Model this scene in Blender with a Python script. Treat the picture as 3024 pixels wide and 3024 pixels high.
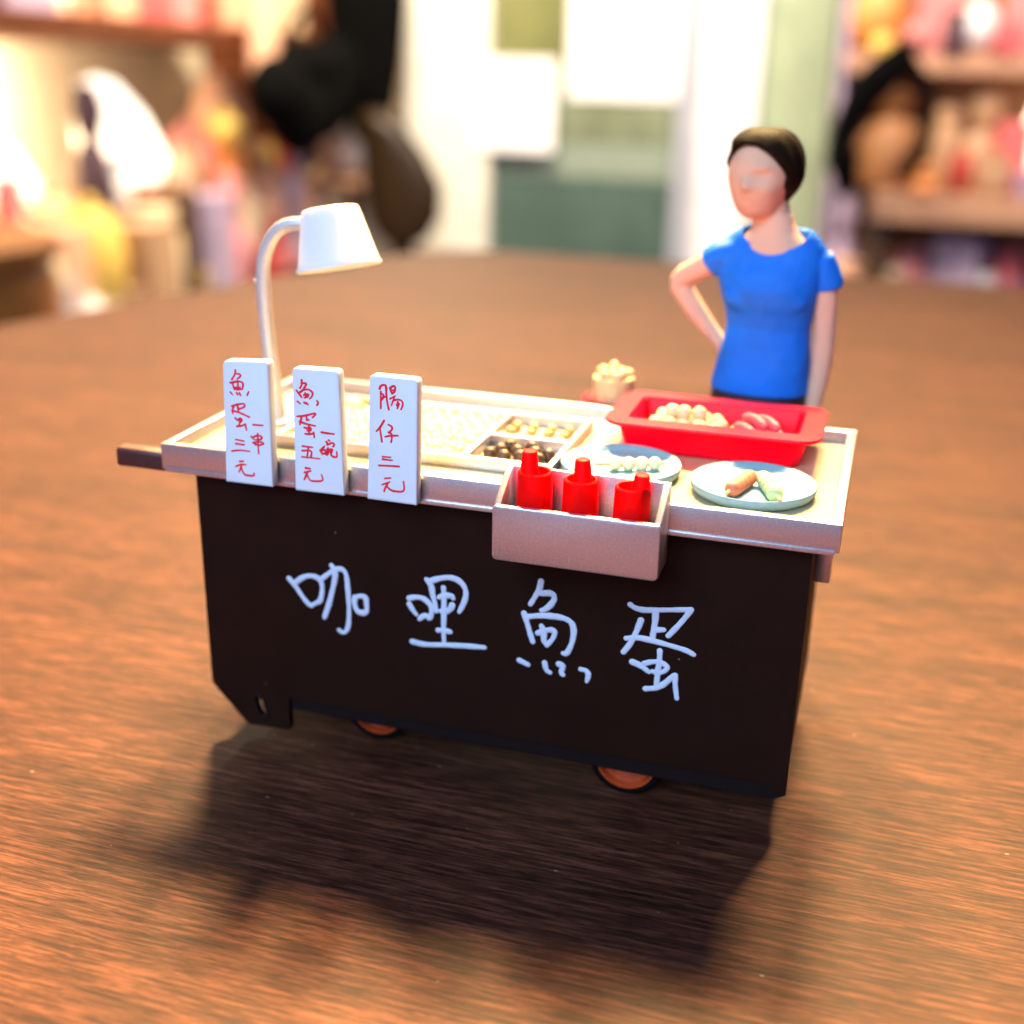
import bpy, bmesh, math, random
from mathutils import Vector, Matrix, Euler
CART_TEXT = [[[(.962,1.447),(1.01,1.394),(1.062,1.319),(1.11,1.262),(1.141,1.244)],[(1.026,1.433),(1.088,1.479),(1.148,1.497),(1.207,1.487),(1.237,1.442),(1.234,1.364),(1.215,1.297),(1.18,1.273),(1.141,1.245)],[(1.239,1.487),(1.309,1.547),(1.356,1.581),(1.41,1.589),(1.44,1.557),(1.451,1.478),(1.456,1.352),(1.457,1.242),(1.448,1.13),(1.428,1.076),(1.4,1.056),(1.369,1.071)],[(1.325,1.608),(1.351,1.562),(1.345,1.49),(1.322,1.395),(1.29,1.281),(1.248,1.163)],[(1.51,1.369),(1.504,1.323),(1.525,1.262),(1.57,1.251),(1.602,1.27),(1.603,1.338),(1.596,1.383),(1.556,1.39),(1.515,1.372)]],[[(1.954,1.433),(2.007,1.45),(2.059,1.449),(2.102,1.424),(2.128,1.384),(2.127,1.312),(2.11,1.291)],[(1.954,1.384),(1.979,1.343),(2.009,1.307)],[(2.035,1.275),(2.075,1.308),(2.123,1.298)],[(2.095,1.605),(2.129,1.562),(2.141,1.493),(2.158,1.424),(2.166,1.363)],[(2.12,1.596),(2.189,1.628),(2.266,1.648),(2.334,1.64),(2.384,1.6),(2.402,1.541),(2.389,1.469),(2.351,1.383)],[(2.227,1.559),(2.23,1.471),(2.229,1.328),(2.226,1.22),(2.23,1.112)],[(2.193,1.478),(2.24,1.499),(2.291,1.502),(2.302,1.486)],[(2.295,1.428),(2.283,1.399),(2.248,1.367),(2.205,1.365)],[(2.183,1.204),(2.231,1.211),(2.278,1.206)],[(1.976,1.074),(2.082,1.068),(2.239,1.09),(2.412,1.11),(2.549,1.121)]],[[(2.972,1.721),(2.961,1.662),(2.928,1.59),(2.897,1.531)],[(2.97,1.626),(3.025,1.638),(3.064,1.632),(3.073,1.596),(3.043,1.541),(3.005,1.506),(2.982,1.494)],[(2.851,1.448),(2.877,1.371),(2.899,1.298),(2.921,1.233)],[(2.88,1.427),(2.967,1.449),(3.062,1.46),(3.148,1.457),(3.204,1.432),(3.226,1.377),(3.221,1.292),(3.2,1.22),(3.177,1.178),(3.154,1.175)],[(2.985,1.368),(3.002,1.324),(3.006,1.256),(3.029,1.221)],[(2.959,1.308),(3.002,1.332),(3.057,1.349),(3.085,1.333),(3.071,1.279),(3.029,1.221)],[(2.823,1.061),(2.889,1.037)],[(3.017,1.072),(3.031,1.018),(3.059,1.001)],[(3.125,1.082),(3.153,1.07),(3.145,1.016),(3.157,1.001)],[(3.292,1.068),(3.332,1.062),(3.349,1.031),(3.339,.977)]],[[(3.629,1.64),(3.664,1.621),(3.725,1.614),(3.807,1.626),(3.925,1.646),(4.056,1.668)],[(4.056,1.665),(4.017,1.595),(3.963,1.513),(3.912,1.443)],[(3.811,1.62),(3.812,1.538),(3.805,1.463),(3.801,1.404)],[(3.823,1.474),(3.875,1.483)],[(3.711,1.53),(3.685,1.443),(3.649,1.346),(3.599,1.262)],[(3.613,1.373),(3.7,1.392),(3.821,1.383),(3.943,1.366),(4.041,1.349),(4.098,1.326)],[(3.859,1.314),(3.861,1.231),(3.855,1.145),(3.85,1.026)],[(3.668,1.193),(3.727,1.174),(3.79,1.134)],[(3.756,1.196),(3.808,1.218),(3.869,1.224),(3.916,1.198),(3.903,1.162),(3.859,1.138),(3.817,1.143)],[(3.775,.995),(3.851,1.017),(3.909,1.062),(3.972,1.141)],[(3.98,1.138),(3.985,1.067),(4.003,.959)]]]
SIGN_TEXT = [[[[(.745,3.127),(.737,3.093),(.711,3.055)],[(.743,3.1),(.773,3.101),(.783,3.087),(.754,3.062)],[(.696,3.031),(.718,3.035),(.758,3.047),(.791,3.042),(.799,3.027),(.791,2.991)],[(.715,3.03),(.726,2.987)],[(.758,3.041),(.757,2.993)],[(.738,2.999),(.775,3.005)],[(.726,2.986),(.76,2.987),(.782,2.992)],[(.693,2.961),(.709,2.944)],[(.744,2.96),(.751,2.946)],[(.766,2.96),(.774,2.945)],[(.84,2.977),(.827,2.95)]],[[(.697,2.857),(.746,2.875),(.795,2.885),(.802,2.868),(.778,2.85)],[(.711,2.853),(.697,2.821),(.704,2.801)],[(.745,2.862),(.748,2.826)],[(.752,2.842),(.77,2.849)],[(.7,2.824),(.759,2.814),(.833,2.79)],[(.719,2.771),(.738,2.757),(.756,2.774),(.772,2.766),(.76,2.743)],[(.758,2.764),(.746,2.716)],[(.729,2.711),(.763,2.717),(.798,2.732)],[(.798,2.734),(.804,2.69)]],[[(.86,2.736),(.936,2.738)]],[[(.838,2.646),(.864,2.623)],[(.86,2.646),(.9,2.658),(.925,2.648),(.91,2.63),(.876,2.624)],[(.851,2.6),(.874,2.592)],[(.863,2.604),(.909,2.612),(.936,2.602),(.901,2.587),(.865,2.586)],[(.893,2.673),(.891,2.599),(.891,2.52)]],[[(.71,2.609),(.778,2.603)],[(.711,2.577),(.779,2.576)],[(.675,2.517),(.745,2.53),(.821,2.53)]],[[(.733,2.443),(.762,2.449)],[(.696,2.401),(.737,2.419),(.78,2.424)],[(.743,2.417),(.735,2.389),(.721,2.36)],[(.741,2.401),(.756,2.359),(.783,2.343),(.841,2.347),(.842,2.366)]]],[[[(1.261,3.103),(1.262,3.074),(1.246,3.044)],[(1.259,3.079),(1.293,3.082),(1.29,3.064),(1.269,3.038)],[(1.217,3.025),(1.238,2.998),(1.257,2.978)],[(1.236,3.005),(1.268,3.03),(1.308,3.039),(1.339,3.023),(1.338,2.997),(1.317,2.973)],[(1.284,3.013),(1.289,2.981)],[(1.272,2.996),(1.307,3.004),(1.3,2.985),(1.277,2.977)],[(1.221,2.945),(1.243,2.929)],[(1.273,2.942),(1.284,2.933)],[(1.29,2.941),(1.303,2.929)],[(1.373,2.963),(1.382,2.948),(1.371,2.931)]],[[(1.213,2.834),(1.271,2.845),(1.352,2.87),(1.354,2.859),(1.333,2.838)],[(1.247,2.832),(1.233,2.779)],[(1.285,2.844),(1.289,2.815)],[(1.287,2.815),(1.304,2.819)],[(1.234,2.798),(1.279,2.787),(1.353,2.778)],[(1.302,2.778),(1.302,2.713)],[(1.267,2.758),(1.286,2.75)],[(1.284,2.755),(1.315,2.761),(1.312,2.741),(1.286,2.736)],[(1.27,2.712),(1.305,2.713),(1.337,2.722)],[(1.337,2.728),(1.341,2.693)]],[[(1.397,2.737),(1.448,2.734),(1.496,2.734)]],[[(1.383,2.599),(1.416,2.633)],[(1.404,2.623),(1.391,2.592),(1.402,2.576),(1.422,2.59),(1.42,2.609),(1.397,2.601)],[(1.452,2.684),(1.459,2.679)],[(1.434,2.67),(1.442,2.647)],[(1.439,2.649),(1.48,2.667),(1.493,2.655),(1.484,2.64)],[(1.444,2.625),(1.425,2.573)],[(1.438,2.616),(1.455,2.61),(1.436,2.572)],[(1.455,2.615),(1.478,2.618),(1.468,2.584)],[(1.466,2.611),(1.465,2.578),(1.482,2.566),(1.51,2.567),(1.51,2.605)]],[[(1.245,2.617),(1.323,2.617)],[(1.292,2.616),(1.276,2.535)],[(1.241,2.583),(1.31,2.588),(1.308,2.544)],[(1.236,2.536),(1.377,2.538)]],[[(1.261,2.455),(1.296,2.454)],[(1.251,2.42),(1.301,2.437)],[(1.277,2.429),(1.248,2.367)],[(1.273,2.401),(1.289,2.369),(1.323,2.362),(1.391,2.376),(1.384,2.419)]]],[[[(1.85,3.097),(1.859,3.116),(1.881,3.126),(1.897,3.117),(1.899,3.066),(1.903,3.014),(1.915,2.955)],[(1.858,3.077),(1.857,3.025),(1.855,2.957)],[(1.858,3.064),(1.879,3.053),(1.868,3.026),(1.857,3.015)],[(1.893,3.044),(1.873,3.035)],[(1.927,3.107),(1.937,3.08),(1.939,3.07)],[(1.929,3.11),(1.951,3.125),(1.965,3.119),(1.959,3.087),(1.942,3.07)],[(1.934,3.093),(1.959,3.097)],[(1.925,3.032),(1.964,3.056)],[(1.958,3.051),(1.935,2.986)],[(1.952,3.024),(1.985,3.033),(2.012,3.025),(2.019,2.999),(2.005,2.964)],[(1.984,3.014),(1.973,2.99)],[(1.992,3.002),(1.978,2.969)]],[[(1.878,2.872),(1.849,2.824),(1.818,2.789)],[(1.844,2.813),(1.851,2.771),(1.858,2.716)],[(1.91,2.846),(1.935,2.833),(1.934,2.812),(1.909,2.788)],[(1.909,2.791),(1.931,2.78),(1.933,2.748),(1.927,2.72)],[(1.884,2.756),(1.925,2.768),(1.98,2.774)]],[[(1.861,2.608),(1.922,2.61)],[(1.861,2.589),(1.933,2.589)],[(1.832,2.54),(1.899,2.545),(1.985,2.55)]],[[(1.874,2.449),(1.919,2.457)],[(1.854,2.4),(1.91,2.426)],[(1.896,2.413),(1.876,2.378),(1.867,2.349)],[(1.89,2.39),(1.912,2.371),(1.951,2.362),(2.015,2.373),(2.016,2.441)]]]]

# 1 unit = 1 cm: the cart is a palm-sized model on a table.
scene = bpy.context.scene
for o in list(bpy.data.objects):
    bpy.data.objects.remove(o, do_unlink=True)
COL = scene.collection
R = math.radians

# ------------------------------------------------------------------ camera
cam_d = bpy.data.cameras.new('camera')
cam = bpy.data.objects.new('camera', cam_d)
COL.objects.link(cam)
cam.location = (5.0657, -7.5590, 5.2646)
cam.rotation_euler = (1.20859, -0.01727, 0.30014)
cam_d.sensor_width = 36.0
cam_d.lens = 42.606
cam_d.clip_start = 0.1
cam_d.clip_end = 2000
cam_d.dof.use_dof = True
cam_d.dof.focus_distance = 8.25
cam_d.dof.aperture_fstop = 0.23
cam_d.dof.aperture_blades = 0
scene.camera = cam

# ------------------------------------------------------------------ world: dim indoor ambience
world = bpy.data.worlds.new('World')
scene.world = world
world.use_nodes = True
bg = world.node_tree.nodes['Background']
bg.inputs[0].default_value = (0.46, 0.36, 0.95, 1)
bg.inputs[1].default_value = 0.16

# ------------------------------------------------------------------ lamps of the shop and added lights
def area(name, loc, target, size, power, color, spread=180):
    d = bpy.data.lights.new(name, 'AREA')
    d.energy = power
    d.color = color
    d.size = size
    d.spread = R(spread)
    o = bpy.data.objects.new(name, d)
    COL.objects.link(o)
    o.location = loc
    o.rotation_euler = (Vector(target) - Vector(loc)).to_track_quat('-Z', 'Y').to_euler()
    return o
WARM = (1.0, 0.68, 0.29)
area('ceiling_lamp_far_left', (-26, 62, 90), (-7, -13, 0), 14, 30000, WARM, 40)
area('ceiling_lamp_behind', (-2, 68, 92), (-1, -12, 0), 14, 27500, WARM, 40)
area('ceiling_lamp_behind_right', (18, 61, 92), (3, -11, 0), 14, 21500, WARM, 46)
area('cool_front_fill', (-8, -73, 53), (2.5, 0, 1.5), 56, 118000, (0.44, 0.69, 1.0))  # unseen cool fill from the camera side
area('added_light_left_shelf', (-60, 140, 75), (-98, 150, -10), 40, 270000, (1.0, 0.78, 0.54))  # added light that brightens the left shelves
area('added_light_back_panel', (-110, 130, 3.6), (-121, 136, -6), 9, 50000, (1.0, 0.84, 0.60))  # added under the board, turned to brighten the back panel
area('added_light_door', (-38, 120, 85), (-42, 200, -5), 40, 140000, (1.0, 0.96, 0.86))  # unseen light put in to whiten the door and papers
area('added_light_right_shelf', (26, 140, 70), (12, 205, -5), 30, 110000, (1.0, 0.78, 0.64))  # unseen light put in to lift the right shelves

vs = scene.view_settings
vs.view_transform = 'Standard'
vs.look = 'None'
vs.exposure = 0.0
vs.gamma = 1.0
vs.use_curve_mapping = False
scene.cycles.use_denoising = True
scene.cycles.max_bounces = 8
scene.cycles.sample_clamp_indirect = 6.0
scene.cycles.caustics_reflective = False
scene.cycles.caustics_refractive = False

# ------------------------------------------------------------------ materials
def nt(name):
    m = bpy.data.materials.new(name)
    m.use_nodes = True
    n = m.node_tree.nodes
    return m, n, m.node_tree.links, n['Principled BSDF']

def mat(name, col, rough=0.5, metal=0.0, spec=0.5, noise=0.0, nscale=8.0, bump=0.0, bscale=40.0, sss=0.0, coat=0.0, ssr=(0.06, 0.03, 0.02), bdist=0.01):
    """principled with a procedural tone variation and fine relief"""
    m, n, l, p = nt(name)
    p.inputs['Roughness'].default_value = rough
    p.inputs['Metallic'].default_value = metal
    p.inputs['Specular IOR Level'].default_value = spec
    p.inputs['Coat Weight'].default_value = coat
    if sss:
        p.inputs['Subsurface Weight'].default_value = sss
        p.inputs['Subsurface Radius'].default_value = ssr
        p.inputs['Subsurface Scale'].default_value = 1.0
    tc = n.new('ShaderNodeTexCoord')
    c = tuple(col) + (1,)
    if noise:
        t = n.new('ShaderNodeTexNoise'); t.inputs['Scale'].default_value = nscale; t.inputs['Detail'].default_value = 5
        l.new(tc.outputs['Object'], t.inputs['Vector'])
        r = n.new('ShaderNodeValToRGB')
        r.color_ramp.elements[0].position = 0.3; r.color_ramp.elements[1].position = 0.7
        r.color_ramp.elements[0].color = tuple(x * (1 - noise) for x in col) + (1,)
        r.color_ramp.elements[1].color = tuple(min(1, x * (1 + noise)) for x in col) + (1,)
        l.new(t.outputs['Fac'], r.inputs['Fac'])
        l.new(r.outputs['Color'], p.inputs['Base Color'])
    else:
        p.inputs['Base Color'].default_value = c
    if bump:
        b = n.new('ShaderNodeTexNoise'); b.inputs['Scale'].default_value = bscale; b.inputs['Detail'].default_value = 3
        l.new(tc.outputs['Object'], b.inputs['Vector'])
        bp = n.new('ShaderNodeBump'); bp.inputs['Strength'].default_value = bump; bp.inputs['Distance'].default_value = bdist
        l.new(b.outputs['Fac'], bp.inputs['Height'])
        l.new(bp.outputs['Normal'], p.inputs['Normal'])
    return m

def glow(name, col, strength):
    m, n, l, p = nt(name)
    p.inputs['Base Color'].default_value = tuple(col) + (1,)
    p.inputs['Emission Color'].default_value = tuple(col) + (1,)
    p.inputs['Emission Strength'].default_value = strength
    return m

def wood_table():
    m, n, l, p = nt('walnut wood grain')
    tc = n.new('ShaderNodeTexCoord')
    def nz(sx, sy, scale, detail, rough=0.6, dist=0.0):
        mp = n.new('ShaderNodeMapping'); mp.inputs['Scale'].default_value = (sx, sy, 1)
        mp.inputs['Rotation'].default_value = (0, 0, R(2.0))
        l.new(tc.outputs['Object'], mp.inputs['Vector'])
        t = n.new('ShaderNodeTexNoise'); t.inputs['Scale'].default_value = scale; t.inputs['Detail'].default_value = detail
        t.inputs['Roughness'].default_value = rough; t.inputs['Distortion'].default_value = dist
        l.new(mp.outputs['Vector'], t.inputs['Vector'])
        return t.outputs['Fac']
    def ramp(fac, stops):
        r = n.new('ShaderNodeValToRGB')
        while len(r.color_ramp.elements) < len(stops): r.color_ramp.elements.new(0.5)
        for e, (pos, c) in zip(r.color_ramp.elements, stops):
            e.position = pos; e.color = c + (1,)
        l.new(fac, r.inputs['Fac'])
        return r.outputs['Color']
    def mix(mode, fac, a, b):
        x = n.new('ShaderNodeMix'); x.data_type = 'RGBA'; x.blend_type = mode
        if isinstance(fac, float): x.inputs['Factor'].default_value = fac
        else: l.new(fac, x.inputs['Factor'])
        l.new(a, x.inputs['A']); l.new(b, x.inputs['B'])
        return x.outputs['Result']
    bands = nz(0.10, 1.0, 1.6, 6, 0.6, 0.6)
    fibre = nz(0.75, 12.0, 2.2, 6, 0.72, 0.3)
    pores = nz(1.6, 24.0, 2.6, 4, 0.65)
    blot = nz(0.5, 0.8, 0.9, 4)
    base = ramp(bands, [(0.32, (0.047, 0.0155, 0.0088)), (0.50, (0.079, 0.0248, 0.0130)), (0.68, (0.104, 0.0340, 0.0172))])
    fib = ramp(fibre, [(0.38, (0.20, 0.18, 0.19)), (0.50, (0.80, 0.79, 0.79)), (0.60, (1.85, 1.9, 1.95))])
    por = ramp(pores, [(0.38, (0.16, 0.15, 0.16)), (0.48, (1, 1, 1))])
    blo = ramp(blot, [(0.3, (0.78, 0.78, 0.80)), (0.7, (1, 1, 1))])
    c = mix('MULTIPLY', 0.85, base, fib)
    c = mix('MULTIPLY', 0.75, c, por)
    c = mix('MULTIPLY', 0.8, c, blo)
    # sparse pale specks of dust and short scratches along the grain
    mp = n.new('ShaderNodeMapping'); mp.inputs['Scale'].default_value = (1.2, 3.2, 1)
    l.new(tc.outputs['Object'], mp.inputs['Vector'])
    v = n.new('ShaderNodeTexVoronoi'); v.inputs['Scale'].default_value = 2.2
    l.new(mp.outputs['Vector'], v.inputs['Vector'])
    lt = n.new('ShaderNodeMath'); lt.operation = 'LESS_THAN'; lt.inputs[1].default_value = 0.045
    l.new(v.outputs['Distance'], lt.inputs[0])
    sep = n.new('ShaderNodeSeparateColor'); l.new(v.outputs['Color'], sep.inputs['Color'])
    g = n.new('ShaderNodeMath'); g.operation = 'GREATER_THAN'; g.inputs[1].default_value = 0.72
    l.new(sep.outputs['Red'], g.inputs[0])
    mul = n.new('ShaderNodeMath'); mul.operation = 'MULTIPLY'
    l.new(lt.outputs[0], mul.inputs[0]); l.new(g.outputs[0], mul.inputs[1])
    mul2 = n.new('ShaderNodeMath'); mul2.operation = 'MULTIPLY'; mul2.inputs[1].default_value = 0.55
    l.new(mul.outputs[0], mul2.inputs[0])
    rgb = n.new('ShaderNodeRGB'); rgb.outputs[0].default_value = (0.45, 0.33, 0.25, 1)
    c = mix('MIX', mul2.outputs[0], c, rgb.outputs[0])
    l.new(c, p.inputs['Base Color'])
    rr = n.new('ShaderNodeMapRange'); rr.inputs['To Min'].default_value = 0.42; rr.inputs['To Max'].default_value = 0.60
    l.new(fibre, rr.inputs['Value']); l.new(rr.outputs['Result'], p.inputs['Roughness'])
    p.inputs['Specular IOR Level'].default_value = 0.12
    bp = n.new('ShaderNodeBump'); bp.inputs['Strength'].default_value = 0.35; bp.inputs['Distance'].default_value = 0.012
    l.new(pores, bp.inputs['Height']); l.new(bp.outputs['Normal'], p.inputs['Normal'])
    return m

def silver_paint(name, col, streak=True, metal=0.45, rough=0.42):
    """silver-painted plastic: metallic flake, worn specks and short vertical scratches"""
    m, n, l, p = nt(name)
    tc = n.new('ShaderNodeTexCoord')
    t = n.new('ShaderNodeTexNoise'); t.inputs['Scale'].default_value = 60; t.inputs['Detail'].default_value = 4
    l.new(tc.outputs['Object'], t.inputs['Vector'])
    r = n.new('ShaderNodeValToRGB')
    r.color_ramp.elements[0].position = 0.25; r.color_ramp.elements[1].position = 0.75
    r.color_ramp.elements[0].color = tuple(x * 0.86 for x in col) + (1,)
    r.color_ramp.elements[1].color = tuple(min(1, x * 1.12) for x in col) + (1,)
    l.new(t.outputs['Fac'], r.inputs['Fac'])
    mp = n.new('ShaderNodeMapping'); mp.inputs['Scale'].default_value = (14, 14, 1.6)
    l.new(tc.outputs['Object'], mp.inputs['Vector'])
    s = n.new('ShaderNodeTexNoise'); s.inputs['Scale'].default_value = 3.0; s.inputs['Detail'].default_value = 4
    l.new(mp.outputs['Vector'], s.inputs['Vector'])
    sr = n.new('ShaderNodeValToRGB')
    sr.color_ramp.elements[0].position = 0.66; sr.color_ramp.elements[1].position = 0.74
    sr.color_ramp.elements[0].color = (0, 0, 0, 1); sr.color_ramp.elements[1].color = (1, 1, 1, 1)
    l.new(s.outputs['Fac'], sr.inputs['Fac'])
    x = n.new('ShaderNodeMix'); x.data_type = 'RGBA'
    l.new(sr.outputs['Color'], x.inputs['Factor'])
    l.new(r.outputs['Color'], x.inputs['A'])
    x.inputs['B'].default_value = (0.86, 0.84, 0.84, 1) if streak else tuple(col) + (1,)
    l.new(x.outputs['Result'], p.inputs['Base Color'])
    p.inputs['Metallic'].default_value = metal
    p.inputs['Roughness'].default_value = rough
    bp = n.new('ShaderNodeBump'); bp.inputs['Strength'].default_value = 0.28; bp.inputs['Distance'].default_value = 0.006
    l.new(t.outputs['Fac'], bp.inputs['Height']); l.new(bp.outputs['Normal'], p.inputs['Normal'])
    return m

def thin_white():
    # thin white plastic that lets the lamplight behind it through
    m, n, l, p = nt('thin white plastic')
    p.inputs['Base Color'].default_value = (0.93, 0.93, 0.94, 1); p.inputs['Roughness'].default_value = 0.4
    tc = n.new('ShaderNodeTexCoord'); t = n.new('ShaderNodeTexNoise'); t.inputs['Scale'].default_value = 30
    l.new(tc.outputs['Object'], t.inputs['Vector'])
    bp = n.new('ShaderNodeBump'); bp.inputs['Strength'].default_value = 0.04; bp.inputs['Distance'].default_value = 0.01
    l.new(t.outputs['Fac'], bp.inputs['Height']); l.new(bp.outputs['Normal'], p.inputs['Normal'])
    tr = n.new('ShaderNodeBsdfTranslucent'); tr.inputs['Color'].default_value = (0.95, 0.94, 0.95, 1)
    mx = n.new('ShaderNodeMixShader'); mx.inputs[0].default_value = 0.28
    l.new(p.outputs[0], mx.inputs[1]); l.new(tr.outputs[0], mx.inputs[2])
    l.new(mx.outputs[0], n['Material Output'].inputs['Surface'])
    return m

def dusty(name, col, rough, **k):
    # dark paint with a few pale dust specks and a slightly uneven sheen
    m = mat(name, col, rough, **k)
    n, l = m.node_tree.nodes, m.node_tree.links
    p = n['Principled BSDF']; old = p.inputs['Base Color'].links[0].from_socket
    tc = n.new('ShaderNodeTexCoord')
    v = n.new('ShaderNodeTexVoronoi'); v.inputs['Scale'].default_value = 4.2
    l.new(tc.outputs['Object'], v.inputs['Vector'])
    lt = n.new('ShaderNodeMath'); lt.operation = 'LESS_THAN'; lt.inputs[1].default_value = 0.028
    l.new(v.outputs['Distance'], lt.inputs[0])
    sp = n.new('ShaderNodeSeparateColor'); l.new(v.outputs['Color'], sp.inputs['Color'])
    gt = n.new('ShaderNodeMath'); gt.operation = 'GREATER_THAN'; gt.inputs[1].default_value = 0.6; l.new(sp.outputs['Red'], gt.inputs[0])
    mu = n.new('ShaderNodeMath'); mu.operation = 'MULTIPLY'; l.new(lt.outputs[0], mu.inputs[0]); l.new(gt.outputs[0], mu.inputs[1])
    mx = n.new('ShaderNodeMix'); mx.data_type = 'RGBA'; mx.inputs['B'].default_value = (0.20, 0.14, 0.13, 1)
    l.new(mu.outputs[0], mx.inputs['Factor']); l.new(old, mx.inputs['A']); l.new(mx.outputs['Result'], p.inputs['Base Color'])
    t = n.new('ShaderNodeTexNoise'); t.inputs['Scale'].default_value = 1.6; t.inputs['Detail'].default_value = 6
    l.new(tc.outputs['Object'], t.inputs['Vector'])
    r = n.new('ShaderNodeMapRange'); r.inputs['To Min'].default_value = rough - 0.16; r.inputs['To Max'].default_value = rough + 0.14
    l.new(t.outputs['Fac'], r.inputs['Value']); l.new(r.outputs['Result'], p.inputs['Roughness'])
    return m

M = {
    'wood': wood_table(),
    'silver': silver_paint('silver painted plastic', (0.70, 0.63, 0.63), True, 0.85, 0.32),
    'silver_in': silver_paint('silver painted tray floor', (0.62, 0.53, 0.32), False, 0.25, 0.28),
    'dark': dusty('near black brown paint', (0.0165, 0.0050, 0.0026), 0.62, spec=0.09, noise=0.12, nscale=3, bump=0.05, bscale=90),
    'handle': mat('dark maroon plastic', (0.060, 0.018, 0.016), 0.45, noise=0.1, bump=0.1),
    'rail': mat('dark plum plastic rail', (0.010, 0.005, 0.005), 0.6, spec=0.12, noise=0.1),
    'tyre': mat('black rubber', (0.004, 0.004, 0.004), 0.8, spec=0.08, noise=0.1, bump=0.1),
    'hub': mat('orange brown hub plastic', (0.48, 0.060, 0.012), 0.25, noise=0.15, nscale=12),
    'chalk': mat('pale blue paint marker', (0.60, 0.67, 0.81), 0.6, spec=0.2, noise=0.06, nscale=14),
    'signwhite': mat('white painted plastic', (0.74, 0.78, 0.84), 0.55, spec=0.25, noise=0.02, nscale=5, bump=0.06, bscale=30),
    'redink': mat('red marker ink', (0.86, 0.008, 0.035), 0.6, noise=0.12, nscale=25),
    'lampwhite': thin_white(),
    'lamppost': silver_paint('silver painted lamp post', (0.70, 0.64, 0.62), False),
    'redplastic': mat('red plastic', (0.86, 0.0, 0.020), 0.42, spec=0.18, noise=0.04, nscale=4, bump=0.04, bscale=60, sss=0.75, ssr=(0.30, 0.04, 0.06)),
    'redbottle': mat('matte red plastic', (0.95, 0.0, 0.0), 0.55, spec=0.15, noise=0.03, bump=0.05, sss=0.75, ssr=(0.30, 0.03, 0.03)),
    'plate': mat('pale blue plastic', (0.24, 0.41, 0.46), 0.5, spec=0.25, noise=0.03, bump=0.04),
    'fishball': mat('pale yellow fish ball', (0.90, 0.79, 0.36), 0.5, noise=0.12, nscale=6, bump=0.15, bscale=14, sss=0.1),
    'curryball': mat('cream yellow fish ball', (0.86, 0.78, 0.46), 0.5, noise=0.08, nscale=6, bump=0.12, bscale=14, sss=0.1),
    'orangeball': mat('orange yellow ball', (0.80, 0.40, 0.12), 0.5, noise=0.12, bump=0.12),
    'meatball': mat('dark brown meatball', (0.085, 0.040, 0.014), 0.45, noise=0.35, nscale=10, bump=0.2, bscale=18),
    'greenball': mat('pale green fish ball', (0.52, 0.64, 0.30), 0.5, noise=0.12, nscale=7, bump=0.12),
    'sausage': mat('salmon pink sausage', (0.66, 0.15, 0.09), 0.5, noise=0.12, nscale=8, bump=0.1, sss=0.1),
    'pinksausage': mat('rose pink sausage', (0.72, 0.13, 0.15), 0.5, noise=0.12, nscale=8, bump=0.1, sss=0.1),
    'stick': mat('bamboo stick', (0.62, 0.44, 0.20), 0.6, noise=0.2, nscale=12),
    'bamboo': mat('cream yellow bamboo', (0.78, 0.60, 0.28), 0.55, noise=0.15, nscale=9, bump=0.2, bscale=12),
    'skin': mat('painted skin', (0.86, 0.45, 0.29), 0.65, spec=0.06, noise=0.04, nscale=3),
    'shirt': mat('bright blue paint', (0.010, 0.165, 0.70), 0.6, spec=0.2, noise=0.12, nscale=2.5, bump=1.0, bscale=2.0, bdist=0.08),
    'hair': mat('black brown painted hair', (0.011, 0.0052, 0.0025), 0.6, spec=0.06, noise=0.25, nscale=6, bump=0.5, bscale=9, bdist=0.02),
    'trousers': mat('black painted trousers', (0.012, 0.011, 0.013), 0.55, noise=0.1, bump=0.1),
}
# ------------------------------------------------------------------ helpers
def link(name, bm, material, parent=None, smooth=False, sharp=None):
    me = bpy.data.meshes.new(name)
    bmesh.ops.recalc_face_normals(bm, faces=bm.faces)
    bm.to_mesh(me); bm.free()
    if material: me.materials.append(material)
    if smooth:
        for p in me.polygons: p.use_smooth = True
        if sharp: me.set_sharp_from_angle(angle=R(sharp))
    o = bpy.data.objects.new(name, me)
    COL.objects.link(o)
    o.parent = parent
    return o
def place(o, loc, rot=(0, 0, 0), scale=None):
    o.location = loc; o.rotation_euler = rot
    if scale: o.scale = scale
    return o
def tag(o, label=None, cat=None, group=None, kind=None):
    if label: o['label'] = label
    if cat: o['category'] = cat
    if group: o['group'] = group
    if kind: o['kind'] = kind
    return o
def empty(name, loc, rz=0):
    o = bpy.data.objects.new(name, None)
    o.empty_display_size = 0.2
    COL.objects.link(o); o.location = loc; o.rotation_euler = (0, 0, rz)
    return o
def box(bm, x0, x1, y0, y1, z0, z1, bev=0.0, seg=2):
    t = bmesh.new()
    v = [t.verts.new(p) for p in ((x0,y0,z0),(x1,y0,z0),(x1,y1,z0),(x0,y1,z0),(x0,y0,z1),(x1,y0,z1),(x1,y1,z1),(x0,y1,z1))]
    for f in ((0,3,2,1),(4,5,6,7),(0,1,5,4),(1,2,6,5),(2,3,7,6),(3,0,4,7)): t.faces.new([v[i] for i in f])
    if bev: bmesh.ops.bevel(t, geom=list(t.edges), offset=bev, segments=seg, profile=0.5, affect='EDGES')
    merge(bm, t)
def merge(bm, t, mtx=None):
    vm = {}
    for v in t.verts: vm[v] = bm.verts.new((mtx @ v.co) if mtx else v.co)
    for f in t.faces:
        try: bm.faces.new([vm[v] for v in f.verts])
        except ValueError: pass
    t.free()
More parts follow.
